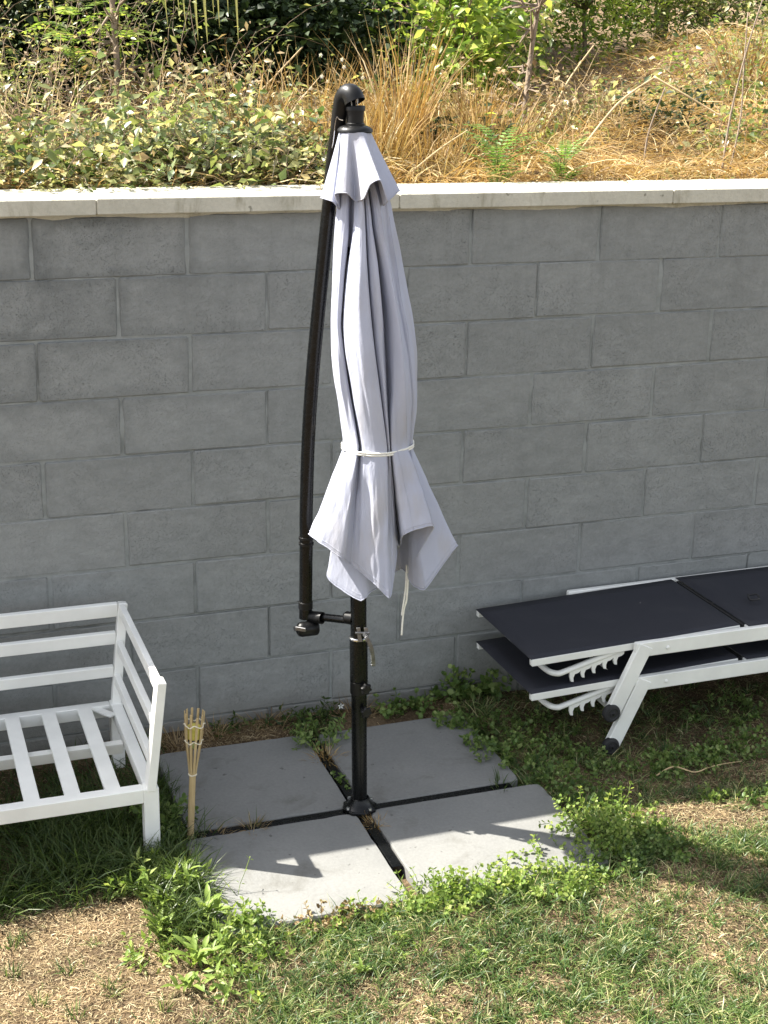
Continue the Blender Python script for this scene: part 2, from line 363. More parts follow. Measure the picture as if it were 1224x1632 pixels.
G_PALE = leaf_mat('pale glossy bramble leaf', [(0, (.15, .21, .10)), (.6, (.32, .38, .22)), (1, (.52, .55, .38))], .35, .3, .7, .2, 5)
G_BRIGHT = leaf_mat('bright shrub leaf', [(0, (.10, .18, .03)), (.5, (.24, .36, .06)), (1, (.48, .54, .13))], .5, .38, .5, .3, 3)
G_OLIVE = leaf_mat('olive shrub leaf', [(0, (.07, .11, .03)), (.5, (.20, .25, .07)), (1, (.42, .42, .16))], .45, .38, .5, .3, 3)
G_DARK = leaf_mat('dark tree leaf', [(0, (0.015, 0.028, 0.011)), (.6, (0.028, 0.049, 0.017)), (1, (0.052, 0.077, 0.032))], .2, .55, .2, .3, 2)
G_FERN = leaf_mat('feathery leaflet', [(0, (.10, .20, .04)), (1, (.22, .34, .08))], .45, .45, .3, .2, 6)
G_DEADLEAF = leaf_mat('withered leaf', [(0, (0.176, 0.112, 0.060)), (.5, (0.336, 0.240, 0.136)), (1, (0.480, 0.384, 0.240))], .3, .6, .2, .25, 6)
G_CANE = leaf_mat('cane leaf', [(0, (.16, .22, .06)), (.5, (.33, .36, .13)), (.75, (.5, .42, .22)), (1, (.42, .26, .12))], .35, .4, .4, .2, 4)
G_PETAL = leaf_mat('white petal', [(0, (.8, .8, .78)), (1, (.85, .85, .84))], .3, .6, .2, .05, 4)
#@@PART2
def wloc(p):
    v = Vector((0, 0, 0))
    while p is not None: v += p.location; p = p.parent
    return v
_link0 = link
def link(name, me, mat, parent=None, smooth=False):
    """meshes are modelled in world coordinates; a child is shifted back by its parents' offset"""
    o = _link0(name, me, mat, parent, smooth)
    if parent is not None: o.location = -wloc(parent)
    return o
def copy_tree(o, parent=None):
    c = o.copy(); COL.objects.link(c); c.parent = parent
    for ch in [x for x in o.children]: copy_tree(ch, c)
    return c

# ------------------------------------------------------------------ ground
def gz(x, y): return (fbm(x, y, 5.0) - .5) * .03 + (fbm(x, y, 1.3) - .5) * .03
def grid_sheet(name, xs, ys, zf, mat):
    X, Y = np.meshgrid(xs, ys); Z = zf(X, Y); nx, ny = len(xs), len(ys)
    V = np.stack([X, Y, Z], -1).reshape(-1, 3)
    i = np.arange(ny - 1)[:, None] * nx + np.arange(nx - 1)[None]; i = i.ravel()
    T = np.concatenate([np.stack([i, i + 1, i + nx + 1], 1), np.stack([i, i + nx + 1, i + nx], 1)])
    o = link(name, tri_mesh(name, V, T), mat, None, True); tag(o, kind='structure'); return o
xs = np.concatenate([np.linspace(-40, -2, 20), np.arange(-1.9, 4.2, .035), np.linspace(4.4, 40, 20)])
ys = np.concatenate([np.linspace(-40, -3, 20), np.arange(-2.9, .1, .035)])
def lawn_z(X, Y):
    near = np.clip(1.5 - np.hypot(np.clip(np.abs(X - 1.2) - 2.5, 0, None), np.clip(-2.4 - Y, 0, None)), 0, 1)
    dx = np.clip(np.maximum(.285 - X, X - 1.50), 0, None); dy = np.clip(np.maximum(-1.31 - Y, Y + .19), 0, None); d = np.hypot(dx, dy)
    rim = .036 * np.clip(d / .03, 0, 1) * np.exp(-(d / .32) ** 2) * (1 - .7 * np.clip((X - 1.6) / .2, 0, 1) * np.clip((Y + 1.0) / .2, 0, 1))
    return gz(X, Y) * near + rim
grid_sheet('ground', xs, ys, lawn_z, M_SOIL)
# hillside behind the wall
_hy = np.array([.2, .5, 1, 2, 3.5, 5, 8, 12, 20, 45.]); _hz = np.array([1.87, 1.88, 1.92, 2.03, 2.15, 2.22, 2.75, 4.6, 8.5, 17.])
def th(x, y):
    x = np.asarray(x, float); y = np.asarray(y, float)
    z = np.interp(y, _hy, _hz)
    z = z + .30 * np.exp(-((x - 4.7) / .75) ** 2 - ((y - 3.3) / 1.0) ** 2) + .10 * np.exp(-((x - 3.6) / .5) ** 2 - ((y - 1.5) / .6) ** 2)
    z = z - .06 * np.exp(-((x - 3.35) / .4) ** 2 - ((y - 3.0) / .9) ** 2)
    z = z + (fbm(x + 3, y, 4.2) - .5) * .20 * np.clip((y - .35) / .5, 0, 1) * np.clip((3.4 - y) / 1.2, .25, 1)
    return z + (fbm(x, y, 1.7) - .5) * .10 * np.clip((y - .3) / 1.0, 0, 1)
xs = np.concatenate([np.linspace(-40, -4, 16), np.arange(-3.8, 8.2, .1), np.linspace(8.5, 45, 16)])
ys = np.concatenate([np.arange(.27, 6, .1), np.linspace(6.2, 45, 30)])
grid_sheet('hillside', xs, ys, th, M_HILL)

# ------------------------------------------------------------------ block wall
wall = empty('block_wall', (1.2, .1, 0), 'long grey painted concrete block wall with pale coping across the whole view', 'wall')
WX0, WX1 = -3.0, 6.0
gx_ = np.arange(WX0, WX1 + .01, .025); gz_ = np.linspace(-.3, 1.866, 96); GX, GZ = np.meshgrid(gx_, gz_)
GY = .0048 + (fbm(GX, GZ, 14.0) - .5) * .014; nx_, nz_ = len(gx_), len(gz_)
V = np.stack([GX, np.clip(GY, .0030, .0085), GZ], -1).reshape(-1, 3); i = (np.arange(nz_ - 1)[:, None] * nx_ + np.arange(nx_ - 1)[None]).ravel()
T = np.concatenate([np.stack([i, i + 1, i + nx_ + 1], 1), np.stack([i, i + nx_ + 1, i + nx_], 1)])
link('mortar', tri_mesh('mortar', V, T), M_MORTAR, wall, True)
MB().add([(WX0, .012, -.3), (WX1, .012, -.3), (WX1, .29, -.3), (WX0, .29, -.3), (WX0, .012, 1.866), (WX1, .012, 1.866), (WX1, .29, 1.866), (WX0, .29, 1.866)],
         [(0, 1, 5, 4), (1, 2, 6, 5), (2, 3, 7, 6), (3, 0, 4, 7), (4, 5, 6, 7), (0, 3, 2, 1)]).build('core', M_MORTAR, wall)
bvar = []
for k in range(8):
    r = random.Random(k); m = MB().bar((-.246, .05, 0), (.246, .05, 0), .1, .192, bev=.005)
    m.v = [(x + r.uniform(-.002, .002), y + r.uniform(-.0006, .0006), z + r.uniform(-.0018, .0018)) for x, y, z in m.v]
    me = bpy.data.meshes.new('block'); me.from_pydata(m.v, [], m.f); me.update(); me.materials.append(M_BLOCK)
    bm = bmesh.new(); bm.from_mesh(me); bmesh.ops.recalc_face_normals(bm, faces=bm.faces); bm.to_mesh(me); bm.free(); bvar.append(me)
for c in range(1, 11):
    z = 1.87 - .2 * c + .1; off = 0 if c % 2 else .2655
    for i in range(-7, 13):
        xc = off + .5 * i + .25
        if xc < WX0 + .2 or xc > WX1 - .2: continue
        r = random.Random(c * 100 + i)
        o = bpy.data.objects.new('block', bvar[r.randrange(8)]); COL.objects.link(o); o.parent = wall
        o.location = Vector((xc + r.uniform(-.003, .003), r.uniform(-.0022, .0012), z + r.uniform(-.002, .002) - (.004 if c == 1 else 0))) - wall.location
        o.rotation_euler = (r.uniform(-.004, .004), r.uniform(-.003, .003), r.uniform(-.003, .003))
# coping stones
joints = [-3.05, -1.9, -.85, .205, 1.22, 2.27, 3.3, 4.36, 5.4, 6.05]
for a, b in zip(joints[:-1], joints[1:]):
    r = random.Random(int(a * 100)); m = MB(); dz = r.uniform(-.001, .001); dy = r.uniform(-.002, .002)
    m.bar((a + .0006, .14 + dy, 1.8965 + dz), (b - .0006, .14 + dy, 1.8965 + dz), .36, .05, bev=.004)
    m.build('coping_stone', M_COPING, wall)
# squeezed-out mortar below the coping
n = 260; xs_ = np.linspace(WX0 + .05, WX1 - .05, n); m = MB()
V = []; F = []
for i, x in enumerate(xs_):
    h = .004 + .012 * max(0, float(vnoise(x, 0, 9)) - .45) * 2 + .003 * float(vnoise(x, 3, 60)); d = .004 + .006 * float(vnoise(x, 8, 22))
    V += [(x, .002, 1.8725 - .0), (x, -d, 1.8715), (x, -d * .8, 1.8715 - h * .6), (x, .002, 1.871 - h * 1.6)]
F = [(i * 4 + j, (i + 1) * 4 + j, (i + 1) * 4 + j + 1, i * 4 + j + 1) for i in range(n - 1) for j in range(3)]
m.add(V, F).build('mortar_bead', M_COPING, wall, True, 0)

# ------------------------------------------------------------------ paving slabs
SLABS = [((.302, .842), (-.735, -.192), 'grey concrete slab behind the bamboo torch, back left of the umbrella pole', -.006),
         ((.883, 1.442), (-.737, -.205), 'grey concrete slab between umbrella pole and stacked loungers, at the back', .008),
         ((.280, .842), (-1.303, -.777), 'half sunlit concrete slab in front of the torch, nearest the bench', .004),
         ((.884, 1.492), (-1.298, -.775), 'half sunlit concrete slab with weeds creeping over its right front corner', -.005)]
SLABZ = .045
for (x0, x1), (y0, y1), lab, rz in SLABS:
    cx, cy = (x0 + x1) / 2, (y0 + y1) / 2; hx, hy = (x1 - x0) / 2, (y1 - y0) / 2; rr = random.Random(int(x0 * 999)); out = []
    for k, (ax_, ay_, bx_, by_) in enumerate(((-hx, -hy, hx, -hy), (hx, -hy, hx, hy), (hx, hy, -hx, hy), (-hx, hy, -hx, -hy))):
        for j in range(16):
            t = j / 16; q = 0.0 if j else .006
            q += .0025 * float(vnoise(k * 7.3 + t * 9, x0 * 31 + y0 * 17, 1)) + (.007 * max(0, float(vnoise(k * 3.1 + t * 14, x0 * 13, 1)) - .78) * 4)
            px_, py_ = ax_ + (bx_ - ax_) * t, ay_ + (by_ - ay_) * t; l = math.hypot(px_ / hx, py_ / hy)
            out.append((px_ - math.copysign(min(q, hx), px_) * (abs(px_) > hx * .98), py_ - math.copysign(q, py_) * (abs(py_) > hy * .98)))
    n_ = len(out); m = MB(); V = [(x, y, -.025) for x, y in out] + [(x, y, .0195) for x, y in out] + [(x * (1 - .004 / hx), y * (1 - .004 / hy), .025) for x, y in out]
    F = [(i * n_ + j, i * n_ + (j + 1) % n_, (i + 1) * n_ + (j + 1) % n_, (i + 1) * n_ + j) for i in range(2) for j in range(n_)] + [tuple(range(2 * n_, 3 * n_)), tuple(range(n_ - 1, -1, -1))]
    m.add(V, F)
    o = m.build('paving_slab', M_SLAB); o.location = (cx, cy, SLABZ - .025); o.rotation_euler = (rr.uniform(-.003, .003), rr.uniform(-.003, .003), rz)
    tag(o, lab, 'paving slab', 'slabs weighing down the umbrella base')

# ------------------------------------------------------------------ umbrella
PX, PY = .862, -.755
umb = empty('cantilever_umbrella', (PX, PY, 0), 'closed lavender grey cantilever umbrella tied with white cord on a black pole', 'umbrella')
def axis(z): return Vector((PX - .0195 * (z - .05), PY, z))
# depth frame: horizontal direction towards the camera
TOW = Vector((-math.sin(YAW), -math.cos(YAW), 0)); FH = -TOW
D0 = (Vector((PX, PY, 0)) - Vector(CAM.tolist())).dot(FH)
def at_w(px, py, w=0.0):
    d = Vector(ray(px, py).tolist()); t = (D0 - w) / d.dot(FH); return Vector(CAM.tolist()) + d * t
# base cross
for (a, b) in (((PX + .05, PY), (1.40, PY)), ((PX - .05, PY), (.33, PY)), ((PX, PY + .05), (PX, -.20)), ((PX, PY - .05), (PX, -1.112))):
    MB().bar((*a, .021), (*b, .021), .032, .040, bev=.003).build('base_arm', M_BLACK, umb)
fl = MB().lathe([(.0, .055), (.054, .055), (.058, .052), (.058, .045), (.0, .045)], (PX, PY, 0), n=8).build('base_plate', M_BLACK, umb)
MB().lathe([(.050, .055), (.041, .062), (.034, .073), (.030, .084), (.0262, .086)], axis(0) - Vector((0, 0, 0)), n=28).build('base_flange', M_BLACK, umb, True)
for k in range(4):
    a = k * math.pi / 2 + .4
    MB().lathe([(0, .064), (.006, .064), (.007, .06), (.007, .056)], (PX + .050 * math.cos(a), PY + .050 * math.sin(a), 0), n=6).build('bolt', M_CHROME, fl)
MB().tube([axis(.05), axis(.30), axis(.52)], .0245, 28).build('lower_pole', M_BLACK, umb, True)
MB().tube([axis(.455), axis(.4555), axis(.497), axis(.498)], [.0255, .0278, .0278, .0258], 28).build('collar', M_BPLAST, umb, True)
slv = MB().tube([axis(.502), axis(.57), axis(.640)], .0282, 28).build('sleeve', M_BLACK, umb, True)
MB().tube([axis(.6395), axis(.641), axis(.646), axis(.648)], [.0282, .0302, .0302, .0285], 28).build('clamp_ring', M_CHROME, slv, True)
MB().tube([axis(.62), axis(1.2), axis(1.85)], .0250, 28).build('upper_pole', M_BLACK, umb, True)
# clamp lugs and lever
for px, dx in ((571, 0), (583, 0)):
    m = MB(); m.bar(at_w(px, 1000, .035), at_w(px + 3, 1023, .040), .012, .006, up=TOW, bev=.001); m.build('clamp_lug', M_STEEL, slv)
m = MB(); P = [at_w(580, 1010, .047), at_w(585, 1016, .052), at_w(591, 1030, .054), at_w(594, 1044, .053), at_w(595.5, 1061, .050)]
P = [Vector(p.tolist()) for p in smoothpath(P, 4)]
for a, b in zip(P[:-1], P[1:]): m.bar(a, b + (b - a) * .1, .0125, .007, up=TOW, bev=.001)
m.build('clamp_lever', M_STEEL, slv)
MB().tube([at_w(566, 1009, .042), at_w(589, 1009, .042)], .004, 10).build('clamp_pin', M_STEEL, slv, True)
# two screw knobs
for py in (1095, 1132):
    c = at_w(580, py, .024); ax = (TOW * .9 + Vector((RGT[0], RGT[1], 0)) * .45).normalized()
    m = MB(); m.lathe([(.011, -.004), (.011, .006), (.008, .010)], c, ax, 14)
    a = ax.orthogonal().normalized(); b = ax.cross(a); n = 36
    prof = [(.008, .010), (.0145, .010), (.0165, .013), (.0165, .020), (.014, .023), (.006, .0245), (0, .0245)]
    V = []
    for (rr, h) in prof:
        for j in range(n):
            t = 2 * math.pi * j / n; q = rr * (1 + (.16 * math.cos(6 * t) if rr > .01 else 0)); V.append(c + ax * h + (a * math.cos(t) + b * math.sin(t)) * q)
    F = [(i * n + j, i * n + (j + 1) % n, (i + 1) * n + (j + 1) % n, (i + 1) * n + j) for i in range(len(prof) - 1) for j in range(n)]
    m.add(V, F).build('screw_knob', M_BPLAST, umb, True)
# side link and crank housing
lk = MB().tube([at_w(553, 988, -.005), at_w(508, 983, -.045)], .0125, 16).build('side_link', M_BLACK, umb, True)
MB().tube([at_w(563, 986, .0), at_w(552, 984, -.01), at_w(550, 984, -.012)], [.020, .020, .016], 20).build('link_bracket', M_BPLAST, umb, True)
m = MB(); ax = at_w(514, 985, -.03) - at_w(492, 982, -.055); c0 = at_w(492, 982, -.055)
m.lathe([(0, 0), (.017, 0), (.018, .004), (.0195, ax.length), (.016, ax.length), (.0145, ax.length - .02)], c0, ax, 22)
m.build('link_socket', M_BPLAST, umb, True)
m = MB(); c0 = at_w(474, 1004, -.02); ax = at_w(505, 1000, -.05) - c0; L = ax.length
m.lathe([(.0, .0), (.014, .0), (.021, .006), (.024, .014), (.024, L - .004), (.022, L), (0, L)], c0, ax, 24)
crk = m.build('crank_housing', M_BPLAST, umb, True)
m = MB(); m.bar(at_w(471, 1001, -.008), at_w(488, 1004, .006), .013, .008, up=TOW, bev=.002); m.lathe([(0, -.004), (.008, -.004), (.008, .006), (0, .006)], at_w(471, 1002, -.012), ax, 12)
m.build('crank_stub', M_STEEL, crk, True)
# curved arm
arm_px = [(487, 985, -.055), (487.5, 920, -.055), (488, 862, -.055), (488, 814, -.056), (491, 709, -.057), (497, 610, -.057), (505, 520, -.055), (515, 420, -.05), (525, 321, -.044), (532, 245, -.035), (540, 190, -.022)]
AP = smoothpath([at_w(*p) for p in arm_px], 6)
arm = MB().tube(AP, [.0205] * (len(AP) - 8) + [.0205, .020, .020, .0195, .0195, .019, .019, .019], 24).build('curved_arm', M_BLACK, umb, True)
for py in (857, 866):
    c = at_w(488, py, -.055); MB().lathe([(.0205, -.0045), (.0235, -.0035), (.0235, .0035), (.0205, .0045)], c, (0, 0, 1), 24).build('arm_ring', M_BPLAST, arm, True)
MB().lathe([(.0205, -.012), (.0225, -.011), (.0225, .011), (.0205, .012)], at_w(487, 964, -.055), (0, 0, 1), 24).build('arm_ring', M_BPLAST, arm, True)
el = [(538, 205, -.026), (542, 180, -.02), (546, 162, -.014), (551, 153, -.006), (557, 150, .004), (562, 153, .014), (566, 163, .020)]
EP = smoothpath([at_w(*p) for p in el], 4); nE = len(EP)
V = MB(); V.tube(EP, [.0205 + .0085 * min(1, i / (nE * .55)) for i in range(nE)], 22, cap=False)
V.tube(EP[nE // 2:], [.0262] * (nE - nE // 2), 22, cap=False)
V.build('arm_elbow', M_BPLAST, umb, True)
MB().tube([at_w(559, 152, .01), at_w(561, 172, .014)], .0012, 6).build('pull_cord', M_CORD, umb)
MB().tube(smoothpath([at_w(547, 192, .015), at_w(541, 190, .005), at_w(537, 187, .002), at_w(534, 200, -.005), at_w(531, 225, -.012), at_w(527, 247, -.02)], 4), .0016, 6).build('wire', M_CHROME, umb)
# hub
H0 = at_w(566, 205, 0); hz0 = H0.z
hub = MB().lathe([(.0, .0), (.048, .0), (.0505, .003), (.0495, .008), (.043, .0145), (.033, .0185), (.0, .0190)], (H0.x, H0.y, hz0 - .010), (0, 0, 1), 36).build('hub_dome', M_BPLAST, umb, True, 45)
MB().lathe([(.0245, .010), (.0240, .040), (.0250, .066)], (H0.x, H0.y, hz0 - .010), (0, 0, 1), 32).build('hub_neck', M_BPLAST, hub, True)
MB().lathe([(.0245, .058), (.0278, .058), (.0278, .070), (.0268, .072), (.0215, .072), (.0210, .050)], (H0.x, H0.y, hz0 - .010), (0, 0, 1), 32).build('hub_collar', M_BPLAST, hub, True)
MB().lathe([(.0245, .0185), (.0275, .0185), (.0275, .024), (.0245, .026)], (H0.x, H0.y, hz0 - .010), (0, 0, 1), 32).build('hub_collar', M_BPLAST, hub, True)
for a in (.0, math.pi / 2):
    MB().tube([(H0.x + .006 * math.cos(a), H0.y + .006 * math.sin(a), hz0 + .05), (H0.x + .006, H0.y, hz0 + .10)], .002, 6).build('suspension_wire', M_CHROME, umb)

# ---- canopy cloth: ridge and valley tracks running down the folded fabric
def catmull_ring(P, sub, ten=.30):
    """closed spline through P (n,3) -> (n*sub,3)"""
    n = len(P); out = []
    for i in range(n):
        a, b, c, d = P[i - 1], P[i], P[(i + 1) % n], P[(i + 2) % n]
        m0 = (c - a) * ten; m1 = (d - b) * ten
        for k in range(sub):
            t = k / sub; t2 = t * t; t3 = t2 * t
            out.append((2 * t3 - 3 * t2 + 1) * b + (t3 - 2 * t2 + t) * m0 + (-2 * t3 + 3 * t2) * c + (t3 - t2) * m1)
    return np.array(out)
LV = [235, 275, 316, 345, 365, 390, 414, 445, 475, 500, 520, 545, 565, 590, 610, 625, 645, 660, 680, 695, 712]
def xs_at(d): k = sorted(d); return lambda y: float(np.interp(y, k, [d[q] for q in k]))
silL = xs_at({235: 549, 275: 545, 316: 540, 350: 537, 400: 532, 450: 530, 500: 529, 560: 529, 600: 531, 620: 534, 660: 541, 690: 546, 712: 548})
silR = xs_at({235: 583, 275: 605, 316: 622, 345: 627, 400: 637, 450: 647, 500: 655, 560: 663, 620: 665, 660: 663, 690: 659, 712: 656})
TL = [235, 316, 365, 420, 475, 520, 565, 625, 665, 712]
TR = {  # front tracks: px x by level
 'B': [553, 547, 545, 540, 537, 536, 538, 544, 551, 560], 'B2': [556, 555, 554, 549, 546, 543, 547, 556, 563, 571],
 'C': [559, 560, 559, 553, 548, 545, 549, 558, 566, 574], 'D1': [562, 569, 566, 557, 551, 548, 554, 564, 571, 579],
 'D2': [564, 575, 573, 570, 567, 568, 574, 582, 589, 597], 'E': [567, 580, 582, 584, 588, 592, 597, 605, 610, 616],
 'F': [568, 579, 580, 582, 586, 590, 595, 603, 609, 616], 'G1': [569, 583, 585, 588, 592, 596, 600, 608, 613, 619],
 'G3': [571, 588, 593, 602, 607, 610, 610, 614, 617, 621], 'G2': [572, 588, 592, 601, 607, 611, 614, 618, 620, 622],
 'H1': [573, 594, 598, 609, 618, 623, 626, 626, 624, 625], 'H2': [576, 604, 610, 620, 630, 637, 643, 648, 648, 648],
 'I': [579, 613, 617, 626, 634, 642, 650, 655, 654, 652], 'J': [581, 618, 623, 632, 640, 648, 656, 660, 659, 654]}
TR = {k: dict(zip(TL, v)) for k, v in TR.items()}
FW = {'A': .0, 'B': .48, 'B2': .50, 'C': .08, 'D1': .62, 'D2': .97, 'E': 1.0, 'F': .52, 'G1': .84, 'G3': .90, 'G2': .36, 'H1': .72, 'H2': .86, 'I': .48, 'J': .45, 'K': 0}
TIE = {'A': 1, 'B': 1, 'B2': 1, 'C': .6, 'D1': .95, 'D2': 1.02, 'E': 1.03, 'F': .82, 'G1': .98, 'G3': .98, 'G2': .68, 'H1': 1.0, 'H2': 1.0, 'I': .6, 'J': .7, 'K': 1}
ORDER = ['A', 'B', 'B2', 'C', 'D1', 'D2', 'E', 'F', 'G1', 'G3', 'G2', 'H1', 'H2', 'I', 'J', 'K']
BACK = [(.82, -.55, 1), (.55, -.45, .6), (.25, -.98, 1), (-.05, -.60, .65), (-.4, -.95, 1), (-.6, -.5, .7), (-.9, -.5, 1), (-.80, -.18, .7)]
fx = {k: xs_at(v) for k, v in TR.items()}; fx['A'] = silL; fx['K'] = silR
def ring_px(y):
    l, r = silL(y), silR(y); c, h = (l + r) / 2, (r - l) / 2; hm = h * .00202
    tf = float(np.clip((y - 600) / 112, 0, 1)) ** 1.5; out = []
    for k in ORDER:
        x = fx[k](y); s = np.clip((x - c) / h, -1, 1); el_ = math.sqrt(max(0, 1 - s * s))
        w = FW[k] * (1 - tf) + el_ * TIE[k] * tf
        if k in ('A', 'K'): w = 0
        out.append((x, y, w * hm))
    for s, w, t in BACK:
        el_ = math.sqrt(max(0, 1 - s * s)); out.append((c + s * h, y, (w * (1 - tf) - el_ * t * tf) * hm))
    return out
NAMES = ORDER + ['L', 'M', 'N', 'O', 'P', 'Q', 'Q2', 'R'][:len(BACK)]
HEM = {'A': (493, 851, .03), 'B': (513, 866, .085), 'B2': (545, 889, .115), 'C': (559, 899, .088), 'D1': (573, 909, .10), 'D2': (598, 931, .14), 'E': (620, 952, .150), 'F': (625, 934, .125), 'G1': (632, 892, .10), 'G3': (634, 866, .06),
       'G2': (636, 872, .0), 'H1': (645, 851, .145), 'H2': (693, 840, .135), 'I': (650, 915, .02), 'J': (675, 939, .075), 'K': (727, 869, -.01)}
HEMB = [(700, 905, -.10), (664, 925, -.05), (640, 905, -.13), (610, 930, -.07), (589, 944, .045), (574, 957, .055), (522, 921, .0), (535, 872, -.03)]
rows = [[at_w(*p) for p in ring_px(y)] for y in LV]
tie_row = rows[-1]
hems = [HEM[k] for k in ORDER] + HEMB
NT = 16
tie_px = ring_px(712)
for i in range(1, NT + 1):
    t = i / NT; row = []
    for a, b in zip(tie_px, hems):
        e = t; wv = a[2] + (b[2] - a[2]) * (t ** .8)
        row.append(at_w(a[0] + (b[0] - a[0]) * e, a[1] + (b[1] - a[1]) * t, wv))
    rows.append(row)
SUB = 9
rings = [catmull_ring(np.array([list(p) for p in r]), SUB) for r in rows]
A_ = np.array(rings)
# small wrinkles, pushed out along the radius
cent = A_.mean(axis=1, keepdims=True); rad = unit((A_ - cent) * [1, 1, 0])
nr, nc = A_.shape[:2]; ii, jj = np.meshgrid(np.arange(nr), np.arange(nc), indexing='ij')
wr = (vnoise(jj * .45, ii * .16) - .5) * .006 + (vnoise(jj * .2 + 9 + ii * .15, ii * .45 + 4) - .5) * .006 + (vnoise(jj * .9 - ii * .3, ii * .6 + 14) - .5) * .0040
wr = wr * np.clip(np.abs(ii - 20) / 4, .25, 1)
A_ = A_ + rad * wr[..., None]
def cloth(name, A, mat, parent):
    nr, nc = A.shape[:2]
    F = [(i * nc + j, i * nc + (j + 1) % nc, (i + 1) * nc + (j + 1) % nc, (i + 1) * nc + j) for i in range(nr - 1) for j in range(nc)]
    o = MB().add(A.reshape(-1, 3), F).build(name, mat, parent, True, 0)
    s = o.modifiers.new('thickness', 'SOLIDIFY'); s.thickness = .0016; s.offset = 0
    s2 = o.modifiers.new('smooth', 'SUBSURF'); s2.levels = 1; s2.render_levels = 1
    return o
can = cloth('canopy', A_, M_FABRIC, umb)
hemline = [Vector(p) for p in A_[-1].tolist()]; hemline.append(hemline[0])
MB().tube(hemline, .0021, 5, cap=False).build('hem', M_FABRIC, can, True, 0)
hem2 = [Vector(p) for p in (A_[-2] * .62 + A_[-1] * .38 + rad[-1] * .0010).tolist()]; hem2.append(hem2[0])
MB().tube(hem2, .0011, 4, cap=False).build('hem_stitch', M_FABRIC, can, True, 0)
for k_ in ('J', 'E', 'B2', 'H2', 'H1'):
    j_ = ORDER.index(k_) * SUB + (3 if k_ in ('B2', 'H1') else 0); lo_ = LV.index(345)
    MB().tube([Vector(p) for p in (A_[lo_:, j_] + rad[lo_:, j_] * .0008).tolist()], .0010, 5).build('seam', M_FABRIC, can, True, 0)
# vent cap
CAPH = [(511, 315, .01), (530, 321, .05), (542, 334, .03), (534, 309, .085), (553, 308, .098), (566, 320, .062), (580, 316, .115), (590, 294, .13), (606, 287, .14), (617, 320, .122), (611, 327, .065), (637, 303, .01),
        (626, 312, -.06), (606, 322, -.05), (585, 305, -.105), (565, 318, -.08), (545, 305, -.10), (528, 318, -.05)]
nC = len(CAPH); rows = []
c0 = (565.5, 206)
for t in np.linspace(0, 1, 14):
    row = []
    for k, (x, y, w) in enumerate(CAPH):
        cx = sum(p[0] for p in CAPH) / nC
        ang = math.atan2(w - .02, (x - 572) * .00202)
        x0 = c0[0] + 24 * math.cos(ang); w0 = .048 * math.sin(ang); y0 = 207 + w0 * 30
        # the tube part of the vent is smooth near the hub and folds towards the hem
        xm = c0[0] + (x - c0[0]) * t; q = t ** 1.2
        gx = x0 + (x - x0) * (t * .92 + .08 * q); gw = w0 + (w - w0) * (t * .5 + .5 * q)
        row.append(at_w(gx, y0 + (y - y0) * (t ** .95), gw))
    rows.append(catmull_ring(np.array([list(p) for p in row]), 7, .28))
C_ = np.array(rows)
cap = cloth('vent_cap', C_, M_FABRIC, umb)
hl = [Vector(p) for p in C_[-1].tolist()]; hl.append(hl[0])
MB().tube(hl, .0020, 5, cap=False).build('hem', M_FABRIC, cap, True, 0)
# tie cord: follows the outer edge of the bundle
ring = np.array([list(p) for p in tie_row]); cc = ring.mean(axis=0); P = []
for k in range(49):
    a = 2 * math.pi * k / 48; dirv = np.array([math.cos(a), math.sin(a), 0])
    ext = max(float(np.dot(p - cc, dirv)) for p in A_[LV.index(712)]) + .0035
    P.append(cc + dirv * ext * 1.0 + np.array([0, 0, .004 * math.sin(a * 1.0 + 2.2)]))
P = smoothpath(P, 2)
MB().tube([p + np.array([0, 0, .0035]) for p in P], .0032, 8, cap=False).build('tie_cord', M_CORD, umb, True, 0)
MB().tube([p - np.array([0, 0, .0030]) for p in P], .0030, 8, cap=False).build('tie_cord', M_CORD, umb, True, 0)
MB().tube(smoothpath([at_w(652, 900, .01), at_w(650, 926, .02), at_w(648, 955, .02), at_w(644, 970, .018), at_w(641.5, 990, .02), at_w(640, 1012, .02)], 6), .0032, 8).build('hanging_cord', M_CORD, umb, True, 0)
MB().tube(smoothpath([at_w(648, 900, .0), at_w(647, 930, .015), at_w(644, 955, .022), at_w(640.5, 978, .022), at_w(642, 979, .022)], 6), .0028, 8).build('hanging_cord', M_CORD, umb, True, 0)

# ------------------------------------------------------------------ bench (sofa frame)
bench = empty('bench_frame', (-.55, -.5, 0), 'white slatted metal garden sofa frame without cushions beside the torch', 'bench')
BX0, BX1, BYF, BYB, SZ = -1.45, .177, -.803, -.19, .264
TX, TZ, TYB = .042, .606, -.150              # outward lean of the arms, top height, back top y
for sx, xx in ((1, BX1), (-1, BX0)):
    MB().bar((xx, BYF, -.03), (xx, BYF, SZ), .046, .042, up=(0, 1, 0)).build('leg', M_WHITE, bench)
    MB().bar((xx, BYB, -.03), (xx, BYB, SZ), .042, .042, up=(0, 1, 0)).build('leg', M_WHITE, bench)
    MB().bar((xx, BYF - .001, SZ - .01), (xx + sx * TX, BYF - .001, TZ), .027, .050, up=(0, 1, 0)).build('arm_post', M_WHITE, bench)
    MB().bar((xx, BYB + .001, SZ - .01), (xx + sx * TX, TYB, TZ - .001), .030, .034, up=(0, 1, 0)).build('back_post', M_WHITE, bench)
    for f, hh in ((.938, .040), (.585, .036), (.25, .036)):
        z = SZ + (TZ - SZ) * f; x = xx + sx * TX * f - sx * .003; yb = BYB + (TYB - BYB) * f
        MB().bar((x, BYF + .022, z), (x, yb - .016, z), .020, hh, up=(0, 0, 1)).build('arm_rail', M_WHITE, bench)
    MB().bar((xx, BYF + .02, SZ - .022), (xx, BYB - .02, SZ - .022), .036, .042).build('seat_rail', M_WHITE, bench)
